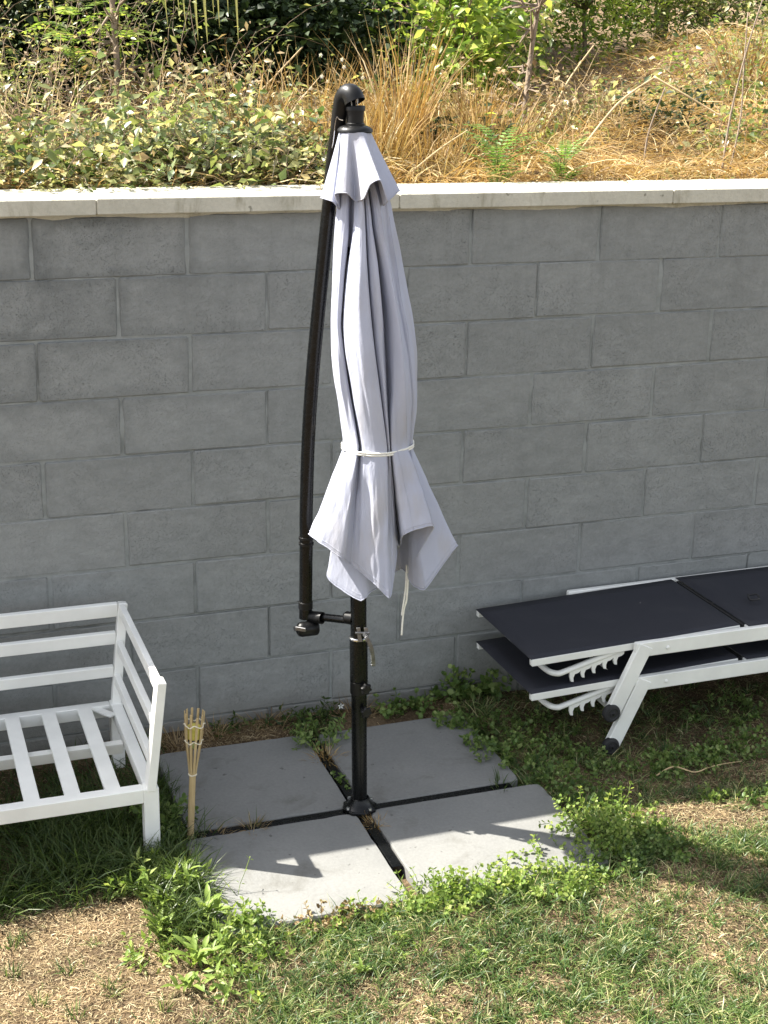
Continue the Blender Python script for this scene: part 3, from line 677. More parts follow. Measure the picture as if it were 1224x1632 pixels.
for f, hh in ((.935, .048), (.655, .044), (.32, .040)):
    z = SZ + (TZ - SZ) * f; y = BYB + (TYB - BYB) * f; ex = TX * f
    MB().bar((BX0 - ex + .0145, y, z), (BX1 + ex - .0145, y, z), .020, hh, up=(0, -.12, 1)).build('back_rail', M_WHITE, bench)
MB().bar((BX0 + .021, BYB, SZ - .024), (BX1 - .021, BYB, SZ - .024), .036, .044).build('seat_rail', M_WHITE, bench)
MB().bar((BX0 + .022, BYF, SZ - .024), (BX1 - .022, BYF, SZ - .024), .040, .046).build('seat_rail', M_WHITE, bench)
MB().bar((BX0 + .02, -.44, SZ - .044), (BX1 - .02, -.44, SZ - .044), .030, .036).build('centre_rail', M_WHITE, bench)
x = .068
while x > BX0 + .06:
    MB().bar((x, BYF + .015, SZ - .008), (x, BYB - .012, SZ - .008), .046, .014, bev=.002).build('slat', M_WHITE, bench)
    x -= .1185
m = MB(); m.bar((.105, BYB - .012, SZ - .012), (.155, -.272, SZ - .012), .030, .006, bev=.001); m.build('corner_bracket', M_WHITE, bench)

# ------------------------------------------------------------------ sun loungers
def make_lounger(dz):
    t = empty('sun_lounger', (2.5, -.31, dz), None, 'sun lounger')
    YN, YF, RX0, RX1, HX = -.575, -.045, 1.955, 3.42, 2.385; ZR = .286
    # side rails and slanted legs are bent from one flat tube
    for y in (YN, YF):
        MB().bar((RX0 - .012, y, ZR - .028), (RX1, y, ZR - .018), .022, .054, bev=.004).build('side_rail', M_WHITE, t)
        lg = MB(); lg.bar((RX0 + .030, y - .001 * (1 if y == YN else -1), ZR - .012), (1.872, y - .001, .03), .025, .056, up=(1, 0, .3), bev=.004); lg.build('leg', M_WHITE, t)
        lg = MB(); lg.bar((RX1 - .03, y - .001, ZR - .012), (RX1 + .06, y - .001, .012), .025, .044, up=(1, 0, -.3), bev=.004); lg.build('leg', M_WHITE, t)
        yo = -1 if y == YN else 1
        MB().lathe([(0, 0), (.008, 0), (.007, .003), (.004, .005), (0, .005)], (RX0 + .115, y + yo * .011, ZR - .030), (0, yo, 0), 12).build('bolt', M_WHITE, t, True)
        w = MB(); w.lathe([(.006, -.014), (.026, -.014), (.031, -.010), (.0325, -.003), (.0325, .006), (.030, .012), (.022, .014), (.019, .011), (.010, .011), (.009, .015), (.003, .016), (0, .016)], (1.862, y + yo * .012, .032), (0, yo, 0), 26)
        wh = w.build('wheel', M_RUBBER, t, True)
        MB().lathe([(0, .0), (.005, .0), (.004, .003), (0, .003)], (1.862, y + yo * .028, .032), (0, yo, 0), 8).build('axle_cap', M_BPLAST, wh)
    MB().bar((RX1 - .01, YN + .012, ZR - .02), (RX1 - .01, YF - .012, ZR - .02), .022, .04, bev=.003).build('end_rail', M_WHITE, t)
    MB().tube([(1.905, YN + .012, .13), (1.905, YF - .012, .13)], .010, 10).build('cross_tube', M_WHITE, t, True)
    # seat sling
    def sling(x0, x1, z0, z1, y0, y1, name):
        nx, ny = 14, 10; V = []
        for i in range(nx + 1):
            for j in range(ny + 1):
                u, v = i / nx, j / ny; sag = .010 * math.sin(math.pi * v) * (math.sin(math.pi * u) ** .5 if 0 < u < 1 else .0)
                V.append((x0 + (x1 - x0) * u, y0 + (y1 - y0) * v, z0 + (z1 - z0) * u - sag))
        F = [(i * (ny + 1) + j, (i + 1) * (ny + 1) + j, (i + 1) * (ny + 1) + j + 1, i * (ny + 1) + j + 1) for i in range(nx) for j in range(ny)]
        o = MB().add(V, F).build(name, M_SLING, t, True, 0); s = o.modifiers.new('thickness', 'SOLIDIFY'); s.thickness = .002; return o
    sling(HX + .025, RX1 - .02, ZR + .006, ZR + .010, YN + .006, YF - .006, 'seat_sling')
    for y in (YN + .020, YF - .020):
        MB().bar((HX + .020, y, ZR - .006), (RX1 - .02, y, ZR - .002), .016, .018, bev=.002).build('sling_rail', M_WHITE, t)
    MB().bar((HX + .022, YN + .03, ZR - .008), (HX + .022, YF - .03, ZR - .008), .014, .018, bev=.002).build('seat_bar', M_RUBBER, t)  # frame bar coloured black, painting in the shade of the hinge gap
    # backrest, hanging slightly below level at the head end
    bz = lambda x: ZR + .004 - (HX - x) * .036
    HXH = 1.556; yn, yf = -.545, -.075
    br = MB().bar((HXH, yn, bz(HXH) - .012), (HX, yn, bz(HX) - .012), .020, .026, bev=.003).build('backrest_rail', M_WHITE, t)
    MB().bar((HXH, yf, bz(HXH) - .012), (HX, yf, bz(HX) - .012), .020, .026, bev=.003).build('backrest_rail', M_WHITE, t)
    MB().bar((HXH + .085, yn + .011, bz(HXH) - .024), (HXH + .085, yf - .011, bz(HXH) - .024), .018, .018, bev=.003).build('head_bar', M_WHITE, t)
    MB().bar((HX - .006, yn + .011, bz(HX) - .014), (HX - .006, yf - .011, bz(HX) - .014), .014, .016, bev=.003).build('hinge_bar', M_RUBBER, t)
    sling(HXH - .003, HX - .002, bz(HXH) + .0035, bz(HX) + .0035, yn - .0085, yf + .0085, 'backrest_sling')
    # ratchet support: bent tube under the head end with toothed side arms
    for y, s in ((yn + .012, 1), (yf - .012, -1)):
        P = smoothpath([(1.64, (yn + yf) / 2, bz(1.6) - .070), (1.642, y + s * .05, bz(1.6) - .073), (1.665, y + s * .004, bz(1.6) - .076), (1.70, y, bz(1.6) - .070), (1.80, y, bz(1.6) - .044), (1.95, y, bz(1.6) - .006)], 6)
        sp = MB().tube(P, .0105, 12).build('support_bar', M_WHITE, t, True)
        m = MB(); x0, x1 = 1.715, 1.925; n = 5
        z_at = lambda x: bz(1.6) - .070 + (x - 1.70) * .262 - .006
        for k in range(n):
            a = x0 + (x1 - x0) * k / n; b = x0 + (x1 - x0) * (k + 1) / n; w = b - a
            prof = [(a, z_at(a)), (a + w * .02, z_at(a) - .024), (a + w * .16, z_at(a) - .040), (a + w * .40, z_at(a) - .042), (a + w * .36, z_at(a) - .026), (a + w * .48, z_at(a) - .013), (a + w * .78, z_at(a) - .010), (b, z_at(b) - .014), (b, z_at(b))]
            V = [(x, y - .004, z) for x, z in prof] + [(x, y + .004, z) for x, z in prof]; q = len(prof)
            F = [tuple(range(q)), tuple(range(2 * q - 1, q - 1, -1))] + [(i, (i + 1) % q, q + (i + 1) % q, q + i) for i in range(q)]
            m.add(V, F)
        m.build('ratchet', M_WHITE, sp)
    for ch in t.children: ch.location = ch.location + Vector((0, 0, dz))
    return t
low = make_lounger(0.0); tag(low, 'lower charcoal sling sun lounger of the stack, its wheel on the ground', group='stacked sun loungers')
top = copy_tree(low); top.location.z += .131; top.location.x += -.006; top['label'] = 'upper charcoal sling sun lounger stacked on the other one'
# black cord left on the upper lounger
m = MB(); P = [Vector((2.56 + .022 * math.cos(a) * (1 + .25 * math.sin(2 * a)), -.36 + .030 * math.sin(a), .438 + .003 * math.sin(3 * a))) for a in np.linspace(0, 6.2, 24)]
m.tube(P, .004, 7); tag(m.build('cable_loop', M_RUBBER, None, True, 0), 'small black cable loop lying on the upper lounger at the right edge', 'cable')

# ------------------------------------------------------------------ bamboo torch
TB = Vector((.304, -.745, -.05)); _t = at_y(310, 1141, -.745); TT = Vector((_t[0], -.745, _t[2])); tax = (TT - TB).normalized()
def ta(z): return TB + (TT - TB) * ((z + .05) / .445)
tor = empty('bamboo_torch', (.306, -.745, 0), 'bamboo garden torch with split basket top and yellow candle beside the bench', 'torch')
MB().tube([ta(-.05), ta(.05), ta(.12), ta(.124), ta(.128), ta(.222)], [.0105, .0104, .0104, .0112, .0104, .0104], 14).build('cane', M_BAMBOO, tor, True)
nsl = 10; e1 = tax.orthogonal().normalized(); e2 = tax.cross(e1)
def tp(a, z, r): return ta(z) + (e1 * math.cos(a) + e2 * math.sin(a)) * r
for k in range(nsl):
    a = 2 * math.pi * k / nsl + .2; zt = .398 + .010 * random.random()
    P = [tp(a, .214, .0100), tp(a, .24, .0130), tp(a, .30, .0215), tp(a, .34, .0265), tp(a, zt, .0305)]
    m = MB(); dr = (e1 * math.cos(a) + e2 * math.sin(a))
    for p, q in zip(P[:-1], P[1:]): m.bar(p, q + (q - p) * .03, (.0066 + .0012 * (p - P[0]).length / .19), .0026, up=dr, bev=.0005)
    m.build('split_slat', M_BAMBOO, tor)
for z, r in ((.372, .0305), (.322, .0262)):
    P = []
    for k in range(nsl * 8 + 1):
        a = 2 * math.pi * k / (nsl * 8) + .2; P.append(tp(a, z + .004 * math.cos(nsl * a * .5), r + .0022 * math.cos(nsl * (a - .2))))
    MB().tube(P, .0019, 6, cap=False).build('binding_ring', M_WIRE, tor, True, 0)
m = MB(); P = [tp(2 * math.pi * k / 20, .219 + .001 * math.sin(k), .0118) for k in range(21)]; m.tube(P, .0026, 6, cap=False); m.build('binding_ring', M_WIRE, tor, True, 0)
MB().tube([ta(.326), ta(.330), ta(.362), ta(.367)], [.012, .0215, .0235, .018], 16).build('candle', M_WAX, tor, True)
MB().lathe([(.014, 0), (.018, .002), (.0195, .022), (.0205, .023), (.0185, .022), (.016, .004)], ta(.302), tax, 18).build('tin_cup', M_CHROME, tor, True)
#@@PART3
# ------------------------------------------------------------------ lawn and ground cover
def on_slab(x, y, mrg=0.0):
    k = np.zeros(np.shape(x), bool)
    for (x0, x1), (y0, y1), _, _ in SLABS:
        k |= (x > x0 - mrg) & (x < x1 + mrg) & (y > y0 - mrg) & (y < y1 + mrg)
    return k
def joint_zone(x, y): return (x > .29) & (x < 1.46) & (y > -1.30) & (y < -.19)
def scatter(n, x0, x1, y0, y1): return rng.uniform(x0, x1, n), rng.uniform(y0, y1, n)
def sm(e0, e1, v): t = np.clip((v - e0) / (e1 - e0), 0, 1); return t * t * (3 - 2 * t)
def lawn_density(x, y):
    n1 = fbm(x, y, 4.0); n2 = fbm(x + 5, y, 9.0)
    d = 1.0 + 0 * x
    # dead patch in the near left corner
    dl = sm(.34, .12, x + (n1 - .5) * .35) * sm(-.92, -1.0, y + (n2 - .5) * .1)
    # bare strip near the loungers, in the sun
    br = np.exp(-(((x - 1.98) / .38) ** 2 + ((y + 1.09 + .25 * (x - 1.98)) / .12) ** 2) ** 2)
    # ground under the loungers
    ul = sm(1.42, 1.6, x) * sm(-1.0, -.85, y)
    d = d * (1 - .97 * dl) * (1 - .95 * br) * (1 - .70 * ul)
    # worn spots
    d = d * (.30 + .70 * sm(.34, .50, n1)) * (.45 + .55 * sm(.34, .5, n2))
    return d
def tuft_dir(n, x, y, lean):
    a = rng.uniform(0, 2 * math.pi, n) ; f = fbm(x * 1.0, y * 1.0, 3.0) * 9
    d = np.stack([np.cos(a) * lean + np.cos(f) * .25, np.sin(a) * lean + np.sin(f) * .25, np.ones(n)], 1); return unit(d)
# mown lawn
N = 230000
x, y = scatter(N, -1.2, 3.6, -2.6, -.02)
keep = (rng.random(N) < lawn_density(x, y)) & ~on_slab(x, y, .0) & ~joint_zone(x, y) & ~((x < .30) & (y > -.93))
keep &= ~((y > -.90) & (x > .25) & (x < 1.45))
x, y = x[keep], y[keep]; n = len(x)
L = rng.uniform(.022, .06, n) * (.45 + 1.2 * fbm(x, y, 7)); W = rng.uniform(.0018, .0036, n)
edge = np.hypot(np.clip(np.maximum(.285 - x, x - 1.5), 0, None), np.clip(np.maximum(-1.31 - y, y + .19), 0, None)); L = L * (1 + 1.0 * np.exp(-(edge / .05) ** 2))
P = np.stack([x, y, lawn_z(x, y) - .004], 1)
g = soup('lawn_grass', blades(P, L, W, tuft_dir(n, x, y, .75), rng.uniform(.2, 1.0, n)), G_LAWN); tag(g, 'short patchy lawn grass in front of the slabs', kind='stuff')
K = 7000
tx, ty = scatter(K, -1.1, 3.5, -2.6, -.02); dn = lawn_density(tx, ty)
keep = (rng.random(K) < dn ** 1.3 + .02) & ~joint_zone(tx, ty) & ~((tx < .30) & (ty > -.95)) & ~((ty > -.90) & (tx > .25) & (tx < 1.45)); tx, ty = tx[keep], ty[keep]
kb = 20; n = len(tx) * kb; cx_ = np.repeat(tx, kb) + rng.normal(0, .010, n); cy_ = np.repeat(ty, kb) + rng.normal(0, .010, n); sz = np.repeat(rng.uniform(.6, 1.35, len(tx)), kb)
a = rng.uniform(0, 6.283, n); D = np.stack([np.cos(a) * rng.uniform(.1, 1.1, n), np.sin(a) * rng.uniform(.1, 1.1, n), np.ones(n)], 1)
g2 = soup('lawn_tufts', blades(np.stack([cx_, cy_, lawn_z(cx_, cy_) - .003], 1), rng.uniform(.03, .065, n) * sz, rng.uniform(.0022, .0042, n), D, rng.uniform(.2, 1.0, n)), G_LAWN); tag(g2, 'denser tufts of green grass standing out of the lawn', kind='stuff')
# long shaded grass under the bench and along the slab's left edge
N = 46000
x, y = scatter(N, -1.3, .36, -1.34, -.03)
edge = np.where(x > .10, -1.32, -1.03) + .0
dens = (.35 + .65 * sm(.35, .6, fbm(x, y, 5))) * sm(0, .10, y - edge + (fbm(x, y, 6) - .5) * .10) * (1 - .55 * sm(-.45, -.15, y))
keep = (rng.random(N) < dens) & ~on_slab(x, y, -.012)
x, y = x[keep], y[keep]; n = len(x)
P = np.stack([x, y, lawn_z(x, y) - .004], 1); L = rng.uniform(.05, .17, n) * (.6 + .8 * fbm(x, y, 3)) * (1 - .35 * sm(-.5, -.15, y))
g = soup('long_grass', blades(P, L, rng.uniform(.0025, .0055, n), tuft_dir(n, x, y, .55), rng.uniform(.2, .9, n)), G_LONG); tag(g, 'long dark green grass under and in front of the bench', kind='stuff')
# dead thatch lying on the soil
N = 300000
x, y = scatter(N, -1.2, 3.6, -2.6, -.02)
keep = ~on_slab(x, y, .004) & ~joint_zone(x, y) & (rng.random(N) < np.clip(1.05 - 1.0 * lawn_density(x, y), .07, 1) * np.where((y > -.93) & (x < .3), .25, 1) * np.where((y > -.85) & (x > 1.45), .35, 1))
x, y = x[keep], y[keep]; n = len(x); a = rng.uniform(0, 6.283, n)
D = np.stack([np.cos(a), np.sin(a), rng.uniform(-.05, .35, n)], 1)
P = np.stack([x, y, lawn_z(x, y) + rng.uniform(0, .006, n)], 1)
g = soup('dead_thatch', blades(P, rng.uniform(.008, .030, n), rng.uniform(.0012, .0028, n), D, rng.uniform(0, .9, n)), G_THATCH); tag(g, 'dry straw coloured thatch lying on the bare soil', kind='stuff')

_soup0 = soup
FINE = {'foliage', 'stem', 'crown', 'stalks', 'blades', 'twig', 'flower'}
def soup(name, VT, mat, parent=None, smooth=False):
    o = _soup0(name, VT, mat, parent, smooth)
    if name in FINE: o['kind'] = 'stuff'
    return o
def sprig_weed(name, label, x, y, rx, ry, h, ns, leaf, mat, cat='weed', group='weeds round the slabs', lean=.5, rnd=True, z0=None, stem_mat=None, gap=.016):
    """a clump of leafy runners: stems with pairs of small leaves"""
    t = empty(name, (x, y, 0), label, cat, group)
    a = rng.uniform(0, 6.283, ns); q = np.sqrt(rng.random(ns))
    sx = x + np.cos(a) * q * rx; sy = y + np.sin(a) * q * ry
    sz = lawn_z(sx, sy) if z0 is None else np.full(ns, z0)
    sz = np.where(on_slab(sx, sy), SLABZ, sz)
    A = []; B = []; LP = []; LD = []; LN = []; LL = []
    for i in range(ns):
        p = np.array([sx[i], sy[i], sz[i] - .005]); out = np.array([sx[i] - x, sy[i] - y, 0]) / max(rx, ry)
        d = unit(out * lean + rng.normal(0, .55, 3) * [1, 1, .2] + [0, 0, 1.0]); hh = h * (.35 + .95 * rng.random() ** 1.3) * (1.1 - .4 * q[i]); k = max(2, int(hh / gap)); step = hh / k; ph = rng.uniform(0, 3)
        for j in range(k):
            p2 = p + d * step; A.append(p); B.append(p2); p = p2; d = unit(d + rng.normal(0, .16, 3) - np.array([0, 0, .04]))
            s1 = unit(np.cross(d, [math.cos(ph), math.sin(ph), .2])); ph += 1.57
            for sgn in (1, -1):
                LP.append(p + s1 * sgn * .003); LD.append(s1 * sgn + d * .5 + rng.normal(0, .25, 3)); LN.append(d + rng.normal(0, .3, 3)); LL.append(leaf * rng.uniform(.6, 1.2) * (1 - .35 * (j / k)))
        for s in range(3):
            LP.append(p); LD.append(d + rng.normal(0, .7, 3)); LN.append(rng.normal(0, 1, 3) + [0, 0, 1]); LL.append(leaf * .55)
    LP, LD, LN, LL = map(np.array, (LP, LD, LN, LL))
    f = roundleaves if rnd else leaves
    soup('foliage', f(LP, LD, LN, LL, LL * (.85 if rnd else .38)), mat, t)
    soup('stem', rods(np.array(A), np.array(B), .0011, .0009), stem_mat or mat, t)
    return t
def rosette(name, label, x, y, k, L, W, mat, upright=.8, cat='weed', group='broad leaved weeds in the lawn', z0=None):
    t = empty(name, (x, y, 0), label, cat, group); z = float(lawn_z(np.array(x), np.array(y))) if z0 is None else z0
    P = []; D = []; LL = []; 
    VT = []
    for i in range(k):
        a = i * 2.4 + rng.uniform(-.3, .3); d = np.array([math.cos(a), math.sin(a), upright * rng.uniform(.5, 1.5)]); d /= np.linalg.norm(d)
        l = L * rng.uniform(.6, 1.15); side = unit(np.cross(d, [0, 0, 1.])); p = np.array([x + rng.normal(0, L * .16), y + rng.normal(0, L * .16), z + L * .45 * rng.random() * min(1, upright - .6)]); n = 6; V = []
        ws = [.12, .45, .85, 1.0, .7, .0]
        for j in range(n):
            nn = np.cross(side, d); w = W * ws[j] * rng.uniform(.9, 1.1)
            V += [p - side * w / 2 + nn * w * .14, p - nn * w * .10, p + side * w / 2 + nn * w * .14]
            p = p + d * l / (n - 1); d = unit(d + np.array([d[0] * .12, d[1] * .12, -.20 * rng.uniform(.6, 1.5)]))
        T = []
        for j in range(n - 1):
            b = 3 * j
            for s in (0, 1): T += [[b + s, b + s + 1, b + s + 4], [b + s, b + s + 4, b + s + 3]]
        _soup0('leaf', (np.array(V), np.array(T)), mat, t, True)
    return t
cat_ = lambda l: cat(*l)
def tuft(name, label, x, y, k, L, mat, w=.003, lean=.7, bend=.6, z0=None, cat='grass tuft', group='grass tufts', rad=.02, part='blades'):
    t = empty(name, (x, y, 0), label, cat, group)
    a = rng.uniform(0, 6.283, k); q = rng.random(k) * rad; px = x + np.cos(a) * q; py = y + np.sin(a) * q
    pz = lawn_z(px, py) if z0 is None else np.full(k, z0)
    d = np.stack([np.cos(a) * lean * rng.random(k), np.sin(a) * lean * rng.random(k), np.ones(k)], 1)
    soup(part, blades(np.stack([px, py, pz - .003], 1), L * rng.uniform(.5, 1.15, k), w * rng.uniform(.7, 1.2, k), d, bend * rng.random(k)), mat, t); return t

# weeds round the slabs
WD = [('weeds growing over the right edge of the back right slab', 1.42, -.52, .07, .16, .06, 50, .020, G_CLOVER),
      ('weeds growing over the back right corner of the back slab', 1.40, -.25, .08, .07, .06, 36, .022, G_CLOVER),
('low weed patch in the shade between slab and lounger wheel', 1.74, -.66, .12, .10, .06, 60, .018, G_CLOVER),
      ('low weed patch under the overhanging lounger heads', 1.70, -.36, .12, .14, .05, 50, .018, G_CLOVER),
      ('low weed patch under the lounger frame at the right edge', 2.45, -.45, .22, .14, .05, 60, .018, G_CLOVER),
      ('small sunlit weed tuft on the bare soil strip', 2.06, -.97, .05, .04, .05, 14, .018, G_WEED),
      ('lush weed fringe against the front left slab near its middle', .64, -1.335, .14, .04, .055, 60, .018, G_WEED),
      ('lush weed fringe where the two front slabs meet', .93, -1.34, .13, .06, .085, 70, .021, G_WEED),
      ('lush weed fringe in front of the front right slab', 1.28, -1.36, .17, .07, .075, 100, .018, G_WEED),
      ('weed fringe at the left corner of the front left slab', .33, -1.31, .09, .05, .07, 40, .022, G_WEED),
      ('dense weeds beyond the right front corner of the slabs', 1.66, -1.26, .13, .08, .08, 80, .018, G_CLOVER),
('round leaved weed clump hugging the back right slab, nearest the wall', 1.50, -.36, .07, .11, .075, 34, .020, G_CLOVER),
      ('round leaved weed clump between the back right slab and lounger leg', 1.56, -.54, .10, .10, .085, 46, .020, G_CLOVER),
      ('dark weed clump where the right joint between slabs runs out', 1.53, -.72, .09, .08, .07, 40, .018, G_CLOVER),
      ('weed clump right of the front slab, just inside the shade', 1.62, -.88, .11, .09, .08, 46, .019, G_CLOVER),
      ('tall sunlit weed bush at the right corner of the front slab', 1.58, -1.11, .17, .13, .12, 105, .019, G_WEED),
      ('leafy weed patch in front of the lounger wheel', 2.03, -.74, .17, .10, .075, 90, .019, G_CLOVER),
      ('leafy weed patch under the lounger, right of the wheel', 2.34, -.72, .16, .10, .07, 80, .019, G_CLOVER),
      ('sunlit weed patch at the right edge beyond the bare soil', 2.27, -1.10, .13, .10, .085, 70, .021, G_CLOVER),
      ('pale weed runners spreading over the front right slab', 1.34, -1.22, .20, .09, .05, 50, .016, G_WEED),
      ('bushy weeds along the front edge of the front right slab', 1.10, -1.31, .15, .05, .08, 60, .020, G_WEED),
      ('weed clump at the near corner of the front right slab', 1.50, -1.31, .12, .06, .07, 60, .017, G_CLOVER)]
for lab, x, y, rx, ry, h, ns, lf, mt in WD: sprig_weed('creeping_weed', lab, x, y, rx, ry, h, ns, lf, mt)
sprig_weed('wall_weed', 'dense round leaved weed at the wall foot behind the back right slab', 1.52, -.055, .13, .045, .12, 44, .034, G_CLOVER, group='weeds along the wall foot', lean=.3, gap=.024)
sprig_weed('wall_weed', 'leafy green weed at the wall foot just right of the pole', 1.22, -.10, .16, .05, .075, 34, .026, G_CLOVER, group='weeds along the wall foot', lean=.4, gap=.02)
jw = sprig_weed('wall_weed', 'leafy weed with one white star flower left of the pole', .90, -.12, .12, .07, .09, 40, .036, G_LONG, group='weeds along the wall foot', lean=.6, gap=.026, rnd=False)
fc = at_y(543, 1125, -.12); VT = []
for k in range(5):
    a = k * 1.2566 + .3; d = np.array([[math.cos(a), -.25, math.sin(a)]]); VT.append(leaves(fc[None] + d * .001, d, np.array([[.15, -1., .3]]), .013, .0065, .05, .0))
soup('flower', cat_(VT), G_PETAL, jw); soup('flower_stalk', rods(fc[None] - [[.0, -.01, .09]], fc[None] + [[0, .003, 0]], .001, .0008), G_LONG, jw)
sprig_weed('wall_weed', 'dark low weed at the wall foot behind the torch', .66, -.07, .12, .04, .05, 20, .03, G_LONG, group='weeds along the wall foot', lean=.5, gap=.02, rnd=False)
for i, (x, y, lab) in enumerate([(.40, -.10, 'withered grass tuft at the wall foot right behind the torch'), (.55, -.08, 'withered grass tuft at the wall foot right of the torch'), (.74, -.06, 'withered grass tuft at the wall foot below the crank'), (.24, -.09, 'withered grass tuft at the wall foot behind the bench end'), (1.08, -.05, 'withered grass tuft at the wall foot behind the pole')]):
    tuft('dry_tuft', lab, x, y, 90, .10, G_DEADLEAF, .003, 1.5, .9, group='dry tufts at the wall foot', rad=.075)
# clumps in the joints of the slabs
tuft('joint_tuft', 'straw clump in the back joint behind the pole', .86, -.38, 200, .085, G_STRAW, .0028, 2.2, 1.1, .02, group='clumps in the slab joints', rad=.035)
sprig_weed('joint_weed', 'green leaves in the back joint near the wall', .87, -.25, .09, .07, .08, 40, .032, G_CLOVER, group='clumps in the slab joints', z0=.02, rnd=False, gap=.02)
sprig_weed('joint_weed', 'few green leaves in the back joint close to the pole', .858, -.55, .012, .06, .035, 8, .022, G_CLOVER, group='clumps in the slab joints', z0=.03, gap=.015)
tuft('joint_tuft', 'straw clump in the joint right in front of the pole base', .878, -.86, 110, .055, G_STRAW, .0024, 2.2, 1.1, .03, group='clumps in the slab joints', rad=.022)
tuft('joint_tuft', 'dry grass clump in the left joint between pole and torch', .50, -.765, 120, .06, G_DEADLEAF, .0026, 2.2, 1.0, .03, group='clumps in the slab joints', rad=.04)
tuft('joint_tuft', 'thin green blades in the left joint between pole and torch', .51, -.765, 8, .09, G_LONG, .003, .5, .4, .03, group='clumps in the slab joints', rad=.02)
tuft('joint_tuft', 'dry clump in the left joint beside the torch', .385, -.757, 130, .05, G_DEADLEAF, .0026, 2.4, 1.0, .03, group='clumps in the slab joints', rad=.04)
tuft('joint_tuft', 'green blades in the right joint between the slabs', 1.36, -.755, 34, .07, G_LONG, .004, 1.0, .7, .03, group='clumps in the slab joints', rad=.04)
# broad leaved weeds in the lawn, lower left
RS = [(.115, -1.22, 16, .085, .026, 'broad leaved weed between the dead patch and the slab corner'), (.30, -1.40, 16, .09, .026, 'broad leaved weed below the slab corner'), (.14, -1.10, 14, .10, .022, 'upright broad leaved weed left of the sunlit slab'), (.40, -1.40, 12, .07, .022, 'low broad leaved weed in front of the left slab edge'), (.13, -1.50, 12, .08, .022, 'broad leaved weed on the dead patch, second lowest'), (.06, -1.32, 14, .085, .026, 'broad leaved weed rosette alone on the dead lawn patch'), (.185, -1.40, 20, .105, .028, 'largest bright broad leaved weed left of the dead patch edge'), (.24, -1.50, 14, .09, .024, 'bright broad leaved weed lowest in the left lawn'),
      (.255, -1.20, 18, .10, .030, 'broad leaved weed against the front left slab corner'), (.345, -1.305, 14, .085, .028, 'broad leaved weed in front of the front left slab'), (.23, -1.05, 16, .12, .020, 'upright narrow leaved weed beside the sunlit slab edge'),
      (.16, -.98, 14, .12, .018, 'narrow leaved weed at the edge of the bench shade'), (.60, -1.56, 10, .05, .016, 'small bright weed in the middle of the lawn'), (.74, -1.50, 10, .05, .016, 'small bright weed on the lawn below the front slab'), (.93, -1.60, 9, .05, .014, 'small bright weed on the lawn right of the middle')]
for i, (x, y, k, l, w, lab) in enumerate(RS):
    if i % 2: sprig_weed('broadleaf_weed', lab, x, y, l * .7, l * .6, l * 1.0, 12, l * .42, G_WEED, group='broad leaved weeds in the lawn', rnd=False, gap=.016, lean=.8)
    else: rosette('broadleaf_weed', lab, x, y, int(k * 1.3), l * .75, w * .62, G_WEED, 1.7)
for px, py, lab in [(18, 1502, 'small green grass tuft on the dead patch, upper left one'), (22, 1548, 'small green grass tuft on the dead patch, second from top at left'), (172, 1572, 'small green grass tuft on the dead patch, nearest the weeds'), (60, 1600, 'small green grass tuft on the dead patch, lowest left one'), (120, 1618, 'small green grass tuft on the dead patch at the bottom'), (262, 1612, 'green grass tuft at the bottom beside the broad leaved weeds')]:
    q = at_z(px, py, .01); tuft('grass_tuft', lab, float(q[0]), float(q[1]), 26, .05, G_LAWN, .003, .9, .7, group='grass tufts on the dead patch', rad=.022)
sprig_weed('tall_weed', 'single thin tall weed standing over the sunlit left slab', .365, -1.125, .004, .004, .11, 2, .016, G_WEED, rnd=False, gap=.03, group='weeds round the slabs', lean=.1)
sprig_weed('tall_weed', 'wiry branching weed at the front edge of the sunlit left slab', .47, -1.31, .03, .01, .10, 5, .012, G_WEED, rnd=False, gap=.03, group='weeds round the slabs', lean=1.2)
sprig_weed('tall_weed', 'leggy weed at the front corner between the two front slabs', .74, -1.32, .05, .02, .10, 14, .024, G_WEED, rnd=False, gap=.02, group='weeds round the slabs', lean=.6)
sprig_weed('tall_weed', 'leggy weed in the front joint beyond the end of the base arm', .885, -1.27, .05, .04, .10, 22, .024, G_WEED, rnd=False, gap=.02, group='weeds round the slabs', lean=.6)
sprig_weed('creeping_weed', 'brownish weed fringe along the front edge of the front left slab', .58, -1.325, .24, .03, .055, 110, .016, G_DEADLEAF, gap=.012)
sprig_weed('torch_weed', 'dark leafy weed between the bench leg and the torch', .235, -.66, .05, .12, .12, 46, .030, G_CLOVER, group='weeds round the slabs', lean=.4, gap=.02)
m = MB(); P = smoothpath([(1.93, -.80, .012), (2.0, -.79, .03), (2.06, -.83, .02), (2.12, -.82, .022), (2.19, -.80, .015), (2.26, -.81, .02)], 6)
m.tube(P, [.0032 - .0022 * i / len(P) for i in range(len(P))], 6); tag(m.build('dry_root', M_DRYSTEM, None, True, 0), 'thin dry curved root lying on the soil before the lounger', 'root')

